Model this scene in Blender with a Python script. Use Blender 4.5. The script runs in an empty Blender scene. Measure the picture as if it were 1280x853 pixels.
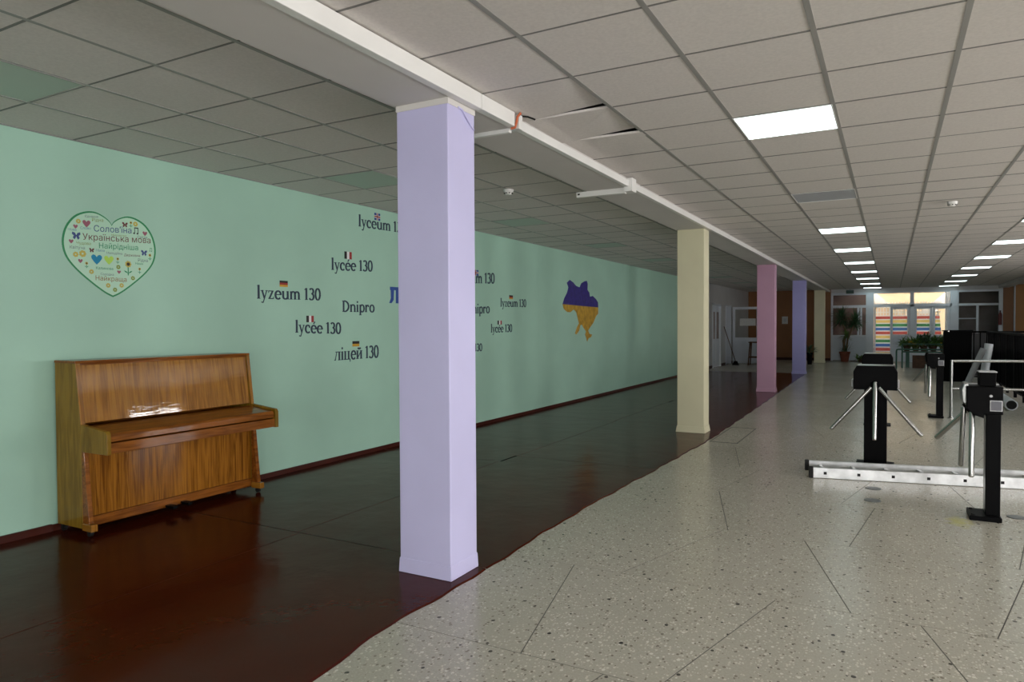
import bpy, bmesh, math, random
import numpy as np
from mathutils import Vector, Matrix
random.seed(7)
SC = bpy.context.scene
COL = SC.collection
PI = math.pi

# ------------------------------------------------------------------ camera
F_PX, YAW, PITCH, ROLL, HC = 865.26, 0.501, -0.022, -0.005, 1.42
def cam_axes():
    f = Vector((-math.sin(YAW) * math.cos(PITCH), math.cos(YAW) * math.cos(PITCH), math.sin(PITCH)))
    r = Vector((math.cos(YAW), math.sin(YAW), 0)); u = r.cross(f)
    return r * math.cos(ROLL) + u * math.sin(ROLL), u * math.cos(ROLL) - r * math.sin(ROLL), f
CR, CU, CF = cam_axes()
cam = bpy.data.cameras.new('camera'); camo = bpy.data.objects.new('camera', cam); COL.objects.link(camo)
cam.sensor_width = 36; cam.lens = F_PX / 1280 * 36; cam.clip_start = .05; cam.clip_end = 300
m = Matrix((CR, CU, -CF)).transposed().to_4x4(); m.translation = (0, 0, HC); camo.matrix_world = m
SC.camera = camo
def ray(x, y): return CF + CR * ((x - 640) / F_PX) - CU * ((y - 426.5) / F_PX)
def atX(x, y, X): d = ray(x, y); d = d * (X / d.x); return Vector((d.x, d.y, d.z + HC))
def atY(x, y, Y): d = ray(x, y); d = d * (Y / d.y); return Vector((d.x, d.y, d.z + HC))
def to_px(p):
    q = Vector(p) - Vector((0, 0, HC)); w = q.dot(CF)
    return (640 + F_PX * q.dot(CR) / w, 426.5 - F_PX * q.dot(CU) / w, w)

# ------------------------------------------------------------------ world, exposure
SC.view_settings.view_transform = 'Standard'; SC.view_settings.look = 'None'
SC.view_settings.gamma = 1; SC.view_settings.use_curve_mapping = False
SC.view_settings.exposure = 0.0
SKY = 17.0
w = bpy.data.worlds.new('overcast_sky'); SC.world = w; w.use_nodes = True
bg = w.node_tree.nodes['Background']; bg.inputs[0].default_value = (1.0, .985, .965, 1); bg.inputs[1].default_value = SKY
LED = 3.6

# ------------------------------------------------------------------ room dimensions
WX, CZ, BZ = -5.125, 2.758, 2.67          # left wall, ceiling height, beam underside
FY, RX, NY = 29.5, 7.0, -6.0              # far wall, right wall, wall behind the camera
Y0 = 2.854 - 0.6 * 15                     # tile rows
WINDOWS = [(-4.6, -2.2), (-.9, 1.6), (3.4, 5.2), (7.0, 8.8), (10.5, 12.0), (15.6, 17.6)]
WZ0, WZ1 = .75, 2.17
def portal(loc, rot, sx, sy):
    l = bpy.data.lights.new('sky_portal', 'AREA'); l.shape = 'RECTANGLE'; l.size = sx; l.size_y = sy; l.cycles.is_portal = True
    o = bpy.data.objects.new('sky_portal', l); COL.objects.link(o); o.location = loc; o.rotation_euler = rot
for a, b in WINDOWS: portal((RX + .16, (a + b) / 2, (WZ0 + WZ1) / 2), (0, PI / 2, 0), WZ1 - WZ0, b - a)
BACKWIN = [(-2.6, -1.4), (1.0, 3.0), (4.0, 6.4)]
for a, b in BACKWIN: portal(((a + b) / 2, NY - .16, (WZ0 + WZ1) / 2), (PI / 2, 0, 0), b - a, WZ1 - WZ0)

# ------------------------------------------------------------------ materials
MATS = {}
def mat(name, col, rough=.5, metal=0, noise=None, bump=None, spec=.5, coat=0, coat_r=.1, emit=None, alpha=None, trans=0, ior=1.45):
    """noise = (scale, amount[, stretch]); bump = (scale, strength[, stretch])"""
    M = bpy.data.materials.new(name); M.use_nodes = True; nt = M.node_tree; n = nt.nodes; L = nt.links
    p = n['Principled BSDF']
    p.inputs['Base Color'].default_value = (*col, 1); p.inputs['Roughness'].default_value = rough
    p.inputs['Metallic'].default_value = metal; p.inputs['Specular IOR Level'].default_value = spec
    p.inputs['Coat Weight'].default_value = coat; p.inputs['Coat Roughness'].default_value = coat_r
    p.inputs['Transmission Weight'].default_value = trans; p.inputs['IOR'].default_value = ior
    if emit: p.inputs['Emission Color'].default_value = (*emit[:3], 1); p.inputs['Emission Strength'].default_value = emit[3]
    tc = n.new('ShaderNodeTexCoord')
    def nz(scale, st, det=4):
        mp = n.new('ShaderNodeMapping'); mp.inputs['Scale'].default_value = st or (1, 1, 1)
        g = n.new('ShaderNodeNewGeometry'); L.new(g.outputs['Position'], mp.inputs['Vector'])
        t = n.new('ShaderNodeTexNoise'); t.inputs['Scale'].default_value = scale; t.inputs['Detail'].default_value = det
        L.new(mp.outputs[0], t.inputs['Vector']); return t
    if noise:
        t = nz(noise[0], noise[2] if len(noise) > 2 else None)
        r = n.new('ShaderNodeMapRange'); r.inputs[1].default_value = .3; r.inputs[2].default_value = .7
        r.inputs[3].default_value = 1 - noise[1]; r.inputs[4].default_value = 1 + noise[1]
        L.new(t.outputs['Fac'], r.inputs[0])
        mx = n.new('ShaderNodeMix'); mx.data_type = 'RGBA'; mx.blend_type = 'MULTIPLY'; mx.inputs[0].default_value = 1
        mx.inputs[6].default_value = (*col, 1); L.new(r.outputs[0], mx.inputs[7]); L.new(mx.outputs[2], p.inputs['Base Color'])
    if bump:
        t = nz(bump[0], bump[2] if len(bump) > 2 else None)
        b = n.new('ShaderNodeBump'); b.inputs['Strength'].default_value = bump[1]; b.inputs['Distance'].default_value = .02
        L.new(t.outputs['Fac'], b.inputs['Height']); L.new(b.outputs[0], p.inputs['Normal'])
        if coat: L.new(b.outputs[0], p.inputs['Coat Normal'])
    MATS[name] = M; return M
def wood(name, c1, c2, stretch, rough=.3, coat=.6):
    M = mat(name, c1, rough, coat=coat, coat_r=.03, spec=.05); nt = M.node_tree; n = nt.nodes; L = nt.links; p = n['Principled BSDF']
    if coat >= 1: p.inputs['Coat IOR'].default_value = 1.75
    g = n.new('ShaderNodeNewGeometry'); mp = n.new('ShaderNodeMapping'); mp.inputs['Scale'].default_value = stretch
    L.new(g.outputs['Position'], mp.inputs['Vector'])
    wv = n.new('ShaderNodeTexNoise'); wv.inputs['Scale'].default_value = 1.0; wv.inputs['Detail'].default_value = 5; wv.inputs['Distortion'].default_value = 1.1
    L.new(mp.outputs[0], wv.inputs['Vector'])
    cr = n.new('ShaderNodeValToRGB'); e = cr.color_ramp.elements
    e[0].position = .36; e[0].color = (*c2, 1); e[1].position = .6; e[1].color = (*c1, 1)
    L.new(wv.outputs['Fac'], cr.inputs[0]); L.new(cr.outputs[0], p.inputs['Base Color'])
    b = n.new('ShaderNodeBump'); b.inputs['Strength'].default_value = .04; b.inputs['Distance'].default_value = .01
    L.new(wv.outputs['Fac'], b.inputs['Height']); L.new(b.outputs[0], p.inputs['Normal'])
    m3 = n.new('ShaderNodeMapping'); m3.inputs['Scale'].default_value = (3, 9, 60); L.new(g.outputs['Position'], m3.inputs['Vector'])
    n3 = n.new('ShaderNodeTexNoise'); n3.inputs['Scale'].default_value = 1; n3.inputs['Detail'].default_value = 3; L.new(m3.outputs[0], n3.inputs['Vector'])
    b3 = n.new('ShaderNodeBump'); b3.inputs['Strength'].default_value = .05; b3.inputs['Distance'].default_value = .004
    L.new(n3.outputs['Fac'], b3.inputs['Height']); L.new(b3.outputs[0], p.inputs['Coat Normal'])
    return M
def terrazzo():
    M = mat('terrazzo', (.5, .48, .42), .3); nt = M.node_tree; n = nt.nodes; L = nt.links; p = n['Principled BSDF']
    g = n.new('ShaderNodeNewGeometry'); oi = n.new('ShaderNodeObjectInfo')
    def mixc(fac, a, b):
        mx = n.new('ShaderNodeMix'); mx.data_type = 'RGBA'
        for s, v in ((0, fac), (6, a), (7, b)):
            if hasattr(v, 'is_output'): L.new(v, mx.inputs[s])
            else: mx.inputs[s].default_value = v
        return mx.outputs[2]
    def chips(scale, size, frac, col, base, seed):
        mp = n.new('ShaderNodeMapping'); mp.inputs['Location'].default_value = (seed, seed * .7, 0); mp.inputs['Scale'].default_value = (1, .8, .01)
        L.new(g.outputs['Position'], mp.inputs['Vector'])
        v = n.new('ShaderNodeTexVoronoi'); v.inputs['Scale'].default_value = scale; L.new(mp.outputs[0], v.inputs['Vector'])
        sep = n.new('ShaderNodeSeparateColor'); L.new(v.outputs['Color'], sep.inputs[0])
        lt = n.new('ShaderNodeMath'); lt.operation = 'LESS_THAN'; L.new(sep.outputs[0], lt.inputs[0]); lt.inputs[1].default_value = frac
        sz = n.new('ShaderNodeMath'); sz.operation = 'MULTIPLY'; L.new(sep.outputs[1], sz.inputs[0]); sz.inputs[1].default_value = size
        d = n.new('ShaderNodeMath'); d.operation = 'LESS_THAN'; L.new(v.outputs['Distance'], d.inputs[0]); L.new(sz.outputs[0], d.inputs[1])
        a = n.new('ShaderNodeMath'); a.operation = 'MULTIPLY'; L.new(lt.outputs[0], a.inputs[0]); L.new(d.outputs[0], a.inputs[1])
        return mixc(a.outputs[0], base, col)
    t = n.new('ShaderNodeTexNoise'); t.inputs['Scale'].default_value = .9; t.inputs['Detail'].default_value = 5; L.new(g.outputs['Position'], t.inputs['Vector'])
    base = mixc(t.outputs['Fac'], (.395, .365, .305, 1), (.49, .46, .395, 1))
    f = n.new('ShaderNodeTexNoise'); f.inputs['Scale'].default_value = 90; L.new(g.outputs['Position'], f.inputs['Vector'])
    r = n.new('ShaderNodeMapRange'); r.inputs[1].default_value = .35; r.inputs[2].default_value = .65; r.inputs[3].default_value = 0; r.inputs[4].default_value = .35; L.new(f.outputs['Fac'], r.inputs[0])
    base = mixc(r.outputs[0], base, (.62, .575, .49, 1))
    base = chips(85, .55, .5, (.68, .64, .55, 1), base, 0)
    base = chips(60, .5, .12, (.74, .71, .64, 1), base, 3.3)
    base = chips(70, .55, .2, (.24, .21, .17, 1), base, 9.1)
    base = chips(40, .42, .07, (.06, .055, .05, 1), base, 5.7)
    # tint from slab to slab
    tr = n.new('ShaderNodeMapRange'); tr.inputs[3].default_value = 0; tr.inputs[4].default_value = .22; L.new(oi.outputs['Random'], tr.inputs[0])
    base = mixc(tr.outputs[0], base, (.38, .35, .29, 1))
    # yellow paint smear
    mp = n.new('ShaderNodeMapping'); mp.vector_type = 'POINT'; mp.inputs['Location'].default_value = (-.44, -5.86, 0)
    L.new(g.outputs['Position'], mp.inputs['Vector'])
    m2 = n.new('ShaderNodeMapping'); m2.inputs['Scale'].default_value = (8, 4, 0); L.new(mp.outputs[0], m2.inputs['Vector'])
    ln = n.new('ShaderNodeVectorMath'); ln.operation = 'LENGTH'; L.new(m2.outputs[0], ln.inputs[0])
    nn = n.new('ShaderNodeTexNoise'); nn.inputs['Scale'].default_value = 16; L.new(g.outputs['Position'], nn.inputs['Vector'])
    ad = n.new('ShaderNodeMath'); ad.operation = 'ADD'; L.new(ln.outputs['Value'], ad.inputs[0]); L.new(nn.outputs['Fac'], ad.inputs[1])
    sm = n.new('ShaderNodeMapRange'); sm.inputs[1].default_value = .7; sm.inputs[2].default_value = 1.25; sm.inputs[3].default_value = .7; sm.inputs[4].default_value = 0; L.new(ad.outputs[0], sm.inputs[0])
    base = mixc(sm.outputs[0], base, (.5, .46, .08, 1))
    L.new(base, p.inputs['Base Color'])
    rr = n.new('ShaderNodeMapRange'); rr.inputs[3].default_value = .20; rr.inputs[4].default_value = .30; L.new(t.outputs['Fac'], rr.inputs[0]); L.new(rr.outputs[0], p.inputs['Roughness'])
    return M
terrazzo()
mat('teal_paint', (.365, .585, .475), .5, noise=(1.3, .05), bump=(5, .05), spec=.35)
mat('white_wall', (.52, .52, .53), .55, noise=(1.5, .05), bump=(8, .04))
mat('brown_wall', (.25, .105, .035), .5, noise=(2, .12))
mat('orange_wall', (.42, .19, .045), .5, noise=(2, .1))
mat('ceiling_tile', (.74, .70, .67), .9, noise=(60, .05), bump=(300, .12), spec=.1)
mat('tee_grey', (.33, .325, .31), .5, noise=(3, .06))
mat('tee_dark', (.20, .195, .185), .6)
mat('plenum_dark', (.02, .02, .02), .9)
mat('beam_paint', (.66, .63, .61), .7, noise=(2, .03), bump=(9, .05))
mat('white_plastic', (.80, .79, .77), .35, noise=(5, .03))
mat('lilac_paint', (.56, .535, .80), .5, noise=(1.6, .05), bump=(12, .05))
mat('cream_paint', (.68, .64, .45), .5, noise=(1.6, .05), bump=(12, .05))
mat('pink_paint', (.55, .31, .44), .5, noise=(1.6, .05), bump=(12, .05))
mat('violet_paint', (.38, .36, .70), .5, noise=(1.6, .05), bump=(12, .05))
mat('brown_floor', (.060, .0085, .003), .17, noise=(1.2, .25), bump=(3.0, .25), spec=.09)
mat('brown_seam', (.018, .006, .004), .5)
mat('joint_dark', (.10, .095, .085), .8)
mat('concrete', (.22, .21, .19), .9)
mat('baseboard_brown', (.05, .010, .006), .35, spec=.2, noise=(3, .2))
wood('veneer', (.36, .16, .018), (.20, .075, .006), (1, 34, 2.2), .4, 1.0)
wood('veneer_lower', (.33, .13, .014), (.14, .045, .004), (1, 45, 2.0), .4, .3)
wood('veneer_side', (.27, .155, .018), (.17, .09, .008), (22, 1, 2.4), .4, .4)
wood('veneer_rail', (.26, .085, .012), (.14, .042, .005), (30, 2.5, 30), .4, .6)
wood('stool_wood', (.12, .05, .02), (.06, .025, .01), (30, 30, 3), .5, .1)
mat('black_rubber', (.008, .008, .008), .6, spec=.3)
mat('black_metal', (.003, .003, .0035), .45, noise=(6, .3), spec=.06)
mat('black_matt', (.003, .003, .0035), .6, spec=.06)
mat('chrome', (.40, .40, .39), .22, metal=1)
mat('steel', (.30, .31, .305), .3, metal=1)
mat('aluminium', (.62, .63, .64), .38, metal=.85, noise=(9, .2))
mat('reader_grey', (.10, .10, .12), .3)
mat('reader_frame', (.5, .5, .52), .4)
mat('dark_cover', (.05, .05, .055), .35)
mat('disc_grey', (.17, .18, .18), .45, noise=(30, .2))
mat('pvc_white', (.62, .66, .72), .35, noise=(3, .04))
mat('pvc_panel', (.60, .65, .72), .4, noise=(3, .04))
M = mat('glass', (.9, .93, .93), .02, trans=1, ior=1.02, spec=.5)
mat('door_glass', (.85, .88, .88), .04, trans=1, ior=1.02, spec=.5)
mat('led_on', (.9, .9, .9), .4, emit=(.80, 1, .99, LED))
mat('led_off', (.47, .49, .53), .45)
mat('led_off_left', (.50, .60, .52), .5)  # green of the wall's reflection put into the unlit diffuser colour
mat('exit_green', (.01, .05, .04), .4)
mat('green_metal', (.02, .09, .06), .4)
mat('terracotta', (.20, .055, .03), .7, noise=(8, .2))
mat('leaf_dark', (.03, .085, .03), .5, noise=(12, .35))
mat('leaf_mid', (.08, .17, .03), .5, noise=(12, .35))
mat('leaf_yellow', (.42, .30, .02), .6)
mat('stem_brown', (.16, .11, .06), .8, noise=(20, .2))
mat('soil_box', (.07, .035, .02), .8, noise=(10, .3))
mat('roll_white', (.62, .65, .69), .45, noise=(6, .05))
mat('roll_grey', (.36, .37, .39), .5, noise=(6, .05))
mat('paper', (.62, .62, .6), .7, noise=(30, .1))
mat('orange_clip', (.55, .13, .05), .5)
mat('ink_navy', (.012, .03, .06), .5)
mat('ink_blue', (.02, .07, .30), .5)
mat('map_blue', (.035, .025, .20), .5, noise=(14, .25))
mat('map_yellow', (.46, .27, .03), .5, noise=(12, .3))
mat('heart_green', (.01, .23, .075), .4)
mat('heart_fill', (.43, .68, .52), .35)
for nm, c in dict(flag_black=(.006, .006, .006), flag_red=(.30, .02, .02), flag_gold=(.55, .30, .02), flag_white=(.75, .75, .75), flag_blue=(.02, .05, .25),
                  t_blue=(.04, .07, .22), t_maroon=(.13, .03, .03), t_green=(.015, .25, .10), t_brown=(.26, .12, .03), t_grey=(.13, .2, .19), t_olive=(.22, .30, .05), t_sky=(.10, .24, .36),
                  cyan=(.0, .23, .42), lime=(.42, .68, .10), petal=(.5, .42, .08), pinkish=(.30, .10, .14), s_brown=(.05, .025, .01)).items(): mat(nm, c, .5)
for nm, c in dict(stair_red=(.52, .10, .075), stair_yellow=(.75, .58, .18), stair_green=(.05, .26, .09), stair_blue=(.05, .15, .42)).items(): mat(nm, c, .6, noise=(5, .08))
mat('stair_white', (.8, .8, .78), .7)
mat('beige_wall', (.80, .64, .43), .8, noise=(2, .04))
mat('beige_light', (.85, .82, .78), .8)
mat('fence_white', (.78, .78, .76), .6)
mat('asphalt', (.25, .25, .25), .9)
mat('vestibule_red', (.20, .135, .115), .8, noise=(2, .25))
mat('vestibule_grey', (.34, .28, .27), .8, noise=(1.5, .25))

# ------------------------------------------------------------------ mesh builder
class MB:
    def __init__(s): s.v = []; s.f = []
    def add(s, vs, fs):
        b = len(s.v); s.v += [tuple(x) for x in vs]; s.f += [tuple(b + i for i in f) for f in fs]; return s
    def box(s, a, b):
        (x0, y0, z0), (x1, y1, z1) = [[min(p, q) for p, q in zip(a, b)], [max(p, q) for p, q in zip(a, b)]]
        return s.add([(x0, y0, z0), (x1, y0, z0), (x1, y1, z0), (x0, y1, z0), (x0, y0, z1), (x1, y0, z1), (x1, y1, z1), (x0, y1, z1)],
                     [(3, 2, 1, 0), (4, 5, 6, 7), (0, 1, 5, 4), (1, 2, 6, 5), (2, 3, 7, 6), (3, 0, 4, 7)])
    def prism(s, poly, axis, a, b):
        """poly of 2D points; axis 'x': (y,z), 'y': (x,z), 'z': (x,y)"""
        def P(p, t): return {'x': (t, p[0], p[1]), 'y': (p[0], t, p[1]), 'z': (p[0], p[1], t)}[axis]
        n = len(poly); ar = sum(poly[i][0] * poly[(i + 1) % n][1] - poly[(i + 1) % n][0] * poly[i][1] for i in range(n))
        if (ar > 0) == (axis == 'y'): poly = poly[::-1]
        if a > b: a, b = b, a
        return s.add([P(p, a) for p in poly] + [P(p, b) for p in poly],
                     [tuple(range(n))[::-1], tuple(range(n, 2 * n))] + [(i, (i + 1) % n, n + (i + 1) % n, n + i) for i in range(n)])
    def tube(s, pts, r, n=10, cap=True):
        pts = [Vector(p) for p in pts]; rs = r if isinstance(r, (list, tuple)) else [r] * len(pts); vs = []
        for i, p in enumerate(pts):
            d = (pts[min(i + 1, len(pts) - 1)] - pts[max(i - 1, 0)]).normalized()
            u = d.orthogonal().normalized() if i == 0 else (u - d * u.dot(d)).normalized()
            w_ = d.cross(u)
            vs += [p + (u * math.cos(2 * PI * k / n) + w_ * math.sin(2 * PI * k / n)) * rs[i] for k in range(n)]
        m_ = len(pts); fs = [(i * n + k, i * n + (k + 1) % n, (i + 1) * n + (k + 1) % n, (i + 1) * n + k) for i in range(m_ - 1) for k in range(n)]
        if cap: fs += [tuple(range(n))[::-1], tuple(range((m_ - 1) * n, m_ * n))]
        return s.add(vs, fs)
    def lathe(s, prof, c, n=20):
        return s.tube([(c[0], c[1], c[2] + z + i * 1e-6) for i, (r, z) in enumerate(prof)], [r for r, z in prof], n)
    def build(s, name, m, parent=None, smooth=False, bevel=0, kind=None):
        me = bpy.data.meshes.new(name)
        off = Vector(parent_origin(parent)) if parent else Vector((0, 0, 0))
        me.from_pydata([tuple(Vector(v) - off) for v in s.v], [], s.f); me.materials.append(MATS[m] if isinstance(m, str) else m)
        if smooth: me.polygons.foreach_set('use_smooth', [True] * len(me.polygons))
        o = bpy.data.objects.new(name, me); COL.objects.link(o); o.parent = parent
        if smooth: me.set_sharp_from_angle(angle=math.radians(40))
        if bevel:
            bv = o.modifiers.new('bevel', 'BEVEL'); bv.width = bevel; bv.segments = 2; bv.limit_method = 'ANGLE'; bv.angle_limit = .6
        if kind: o['kind'] = kind
        return o
def parent_origin(o):
    p = Vector((0, 0, 0))
    while o: p += o.location; o = o.parent
    return p
def thing(name, label, cat, loc, group=None, kind=None):
    o = bpy.data.objects.new(name, None); COL.objects.link(o); o.location = loc; o.empty_display_size = .1
    return tag(o, label, cat, group, kind)
def tag(o, label=None, cat=None, group=None, kind=None):
    for k, v in (('label', label), ('category', cat), ('group', group), ('kind', kind)):
        if v: o[k] = v
    return o
def copy_tree(o, parent=None):
    c = o.copy(); COL.objects.link(c); c.parent = parent
    for ch in [x for x in COL.objects if x.parent == o]: copy_tree(ch, c)
    return c
def box(a, b): return MB().box(a, b)

# ------------------------------------------------------------------ floor
floor = tag(box((-5.4, NY - .2, -.3), (RX + .2, FY + .1, -.0015)).build('floor', 'joint_dark'), 'grey terrazzo hall floor with a glossy brown painted strip by the wall', 'floor', None, 'structure')
def edgeX(y):   # the wavy edge of the brown floor
    pts = [(-6, -2.0), (2.0, -2.02), (2.65, -2.076), (3.3, -2.045), (3.75, -2.066), (4.6, -2.075), (5.4, -2.061), (6.58, -2.01), (7.4, -1.99), (8.5, -1.95), (10, -1.965), (13, -2.0), (20, -2.12), (22, -2.13), (30, -2.13)]
    for (a, xa), (b, xb) in zip(pts, pts[1:]):
        if a <= y <= b:
            return xa + (xb - xa) * (y - a) / (b - a) + .008 * math.sin(y * 7.1) + .005 * math.sin(y * 17.3 + 1)
    return -2.0
# terrazzo slabs: rows of trapezoids with alternately leaning joints
ROWS = [NY] + [2.62 + 1.13 * k for k in range(-7, 24)]
ROWS = [r for r in ROWS if r < FY - .3] + [FY + .1]
knots = {   # x at the row's near and far side, read off the joints that show
    2.62: [(-2.3, -2.3), (-1.40, -1.64), (-.795, -.515), (.45, .132), (1.05, 1.35)],
    3.75: [(-2.3, -2.3), (-1.35, -1.01), (-.165, -.49), (.43, .70), (1.50, 1.2)],
    4.88: [(-2.3, -2.3), (-.98, -1.28), (-.225, -.10), (.66, .86), (1.7, 1.4)],
    6.01: [(-2.3, -2.3), (-1.3, -1.1), (-.34, -.12), (.62, .45), (1.25, 1.5)]}
GAP = .003
for i, (y0, y1) in enumerate(zip(ROWS, ROWS[1:])):
    ks = None
    for k in knots:
        if abs(k - y0) < .02: ks = list(knots[k])
    if not ks:
        ks = [(-2.3, -2.3)]; x = -1.45 + .3 * (i % 3); s = 1 if i % 2 else -1
        while x < 1.3: ks.append((x - .13 * s, x + .13 * s)); x += .95 + .12 * ((i * 7 + len(ks)) % 3); s = -s
    s = 1
    while ks[-1][0] < RX - 1.6: ks.append((ks[-1][0] + 1.25 + .13 * s, ks[-1][1] + 1.25 - .13 * s)); s = -s
    ks.append((RX, RX))
    for (a0, a1), (b0, b1) in zip(ks, ks[1:]):
        MB().prism([(a0 + GAP, y0 + GAP), (b0 - GAP, y0 + GAP), (b1 - GAP, y1 - GAP), (a1 + GAP, y1 - GAP)], 'z', -.012, 0).build('terrazzo_slab', 'terrazzo', floor)
for k in range(7):
    for q in range(3):
        x_ = -5.12 + q * .94; y_ = 21.5 + k * 1.143
        box((x_ + .003, y_ + .003, -.012), (x_ + .937, y_ + 1.14, 0)).build('terrazzo_slab', 'terrazzo', floor)
# brown painted sheets on top, with seams
SEAMY = [NY, .3, 3.44, 6.6, 9.7, 12.8, 15.9, 18.9, 21.5]
def sheet(x0, x1, y0, y1, edge=False):
    n_ = 40 if edge else 1; mb = MB(); g = .004
    for k in range(n_):
        ya = y0 + g + (y1 - y0 - 2 * g) * k / n_; yb = y0 + g + (y1 - y0 - 2 * g) * (k + 1) / n_
        xa, xb = (edgeX(ya), edgeX(yb)) if edge else (x1 - g, x1 - g)
        b0 = len(mb.v)
        mb.v += [(x0 + g, ya, .006), (xa - .012 * edge, ya, .006), (xb - .012 * edge, yb, .006), (x0 + g, yb, .006), (xa, ya, .0005), (xb, yb, .0005)]
        mb.f += [(b0, b0 + 1, b0 + 2, b0 + 3), (b0 + 1, b0 + 4, b0 + 5, b0 + 2)]
    mb.build('floor_sheet', 'brown_floor', floor)
for k, (y0, y1) in enumerate(zip(SEAMY, SEAMY[1:])):
    sheet(-5.13, -3.58 + .03 * (k % 2), y0 - .35 * (k > 0) * (k % 2), y1 - .35 * ((k + 1) % 2) * (k < 7) if k < 7 else y1)
    sheet(-3.58 + .03 * (k % 2), -2, y0, y1, True)
box((-5.13, NY, .0003), (-2.35, 21.49, .0045)).build('sheet_underlay', 'brown_seam', floor)
# hatch in the terrazzo by the cream column
hx0, hx1, hy0, hy1 = -1.93, -1.60, 8.5, 9.84
h = MB(); t_ = .012
for a, b in (((hx0, hy0), (hx1, hy0 + t_ * 2)), ((hx0, hy1 - t_ * 2), (hx1, hy1)), ((hx1 - t_, hy0), (hx1, hy1)), ((hx0, hy0), (hx0 + t_, hy1))): h.box((*a, .0002), (*b, .002))
h.build('hatch_frame', 'joint_dark', floor)
for px, py in ((-.126, 6.705), (-.123, 6.244), (.815, 6.18)):
    o = MB().lathe([(.062, 0), (.062, .003), (.055, .005), (.0, .005)], (px, py, .0005), 24).build('floor_disc', 'disc_grey', None)
    tag(o, {6.705: 'round grey floor cover just in front of the ladder', 6.244: 'round grey floor cover nearer the camera than its twin', 6.18: 'round grey floor cover at the foot of the right turnstile'}[py], 'floor cover', 'round covers in the terrazzo')

# ------------------------------------------------------------------ walls
TEAL_END = 19.8
wl = tag(box((WX - .25, NY, 0), (WX, TEAL_END, CZ + .3)).build('wall_left', 'teal_paint'), 'long mint green painted wall behind the piano', 'wall', None, 'structure')
# white stretch of the left wall with two door openings
dA, dB, DH = (23.0, 24.25), (25.05, 26.0), 2.12
mb = MB().box((WX - .25, TEAL_END, 0), (WX, dA[0], CZ + .3)).box((WX - .25, dA[1], 0), (WX, dB[0], CZ + .3)).box((WX - .25, dB[1], 0), (WX, FY, CZ + .3))
mb.box((WX - .25, dA[0], DH), (WX, dA[1], CZ + .3)).box((WX - .25, dB[0], DH), (WX, dB[1], CZ + .3))
wl2 = tag(mb.build('wall_left_end', 'white_wall'), 'white painted end of the left wall with two doors', 'wall', None, 'structure')
tag(MB().box((WX - 2.2, 24.6, 0), (WX - 2.1, 27, 2.6)).box((WX - 2.2, 24.5, 0), (WX - .25, 24.6, 2.6)).box((WX - 2.2, 27, 0), (WX - .25, 27.1, 2.6)).box((WX - 2.2, 24.5, 2.6), (WX - .25, 27.1, 2.7)).box((WX - 2.2, 24.5, -.1), (WX - .25, 27.1, 0)).build('wall_side_room', 'white_wall'), 'pale walls of the side room behind the open door', 'wall', None, 'structure')
# baseboard
mb = MB()
mb.box((WX, NY, .0), (WX + .02, 2.66, .055)).box((WX, 2.66, .0), (WX + .018, TEAL_END, .05))
tag(mb.build('baseboard_left', 'baseboard_brown', bevel=.004), 'dark brown baseboard along the mint green wall', 'baseboard', None, 'structure')
tag(MB().box((WX, TEAL_END, 0), (WX + .02, dA[0] - .08, .09)).box((WX, 24.33, 0), (WX + .02, 24.97, .09)).box((WX, 26.1, 0), (WX + .02, FY, .09)).box((WX, FY - .02, 0), (-2.06, FY, .1)).build('baseboard_far', 'baseboard_brown'), 'dark baseboard in the far left corner', 'baseboard', None, 'structure')
# far wall: brown on the left, glazing in the middle, dark and orange on the right
wf = tag(MB().box((WX - .25, FY, -.02), (-2.05, FY + .2, CZ + .3)).build('wall_far', 'brown_wall'), 'brown wall at the far end left of the glazing', 'wall', None, 'structure')
tag(MB().box((-2.05, FY, 2.62), (3.43, FY + .2, CZ + .3)).build('wall_far_lintel', 'white_wall'), 'narrow white lintel above the far doors', 'wall', None, 'structure')
tag(MB().box((3.43, FY + .05, 0), (3.77, FY + .2, CZ + .3)).build('wall_far_recess', 'brown_wall'), 'dark brown strip of wall at the far right', 'wall', None, 'structure')
tag(MB().box((3.77, FY - .12, 0), (RX + .2, FY + .2, CZ + .3)).build('wall_far_pier', 'orange_wall'), 'orange painted pier at the far right', 'wall', None, 'structure')
tag(MB().box((3.735, FY - .14, 0), (3.77, FY + .05, CZ)).build('trim_1', 'pvc_white'), 'pale edge strip beside the orange pier', 'trim', None, 'structure')
# right wall with windows, wall behind the camera with windows
def window_wall(name, axis, c, t, lo, hi, wins, mm, label):
    mb = MB(); prev = lo
    def B(a, b, z0, z1):
        mb.box((c, a, z0), (c + t, b, z1)) if axis == 'x' else mb.box((a, c, z0), (b, c + t, z1))
    for a, b in wins:
        B(prev, a, 0, CZ + .3); B(a, b, 0, WZ0); B(a, b, WZ1, CZ + .3); prev = b
    B(prev, hi, 0, CZ + .3)
    return tag(mb.build(name, mm), label, 'wall', None, 'structure')
window_wall('wall_right', 'x', RX, .25, NY, FY, WINDOWS, 'white_wall', 'window wall on the right side of the hall')
window_wall('wall_back', 'y', NY - .25, .25, WX - .25, RX + .25, BACKWIN, 'white_wall', 'window wall behind the viewer')
def frame_win(n_, axis, c, a, b):
    mb = MB(); t = .06
    def B(p, q, z0, z1): mb.box((c, p, z0), (c + .07, q, z1)) if axis == 'x' else mb.box((p, c, z0), (q, c + .07, z1))
    B(a, a + t, WZ0, WZ1); B(b - t, b, WZ0, WZ1); B(a, b, WZ0, WZ0 + t); B(a, b, WZ1 - t, WZ1); B((a + b) / 2 - t / 2, (a + b) / 2 + t / 2, WZ0, WZ1)
    tag(mb.build('window_%d' % n_, 'pvc_white'), 'white framed window outside the picture', 'window', None, 'structure')
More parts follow.
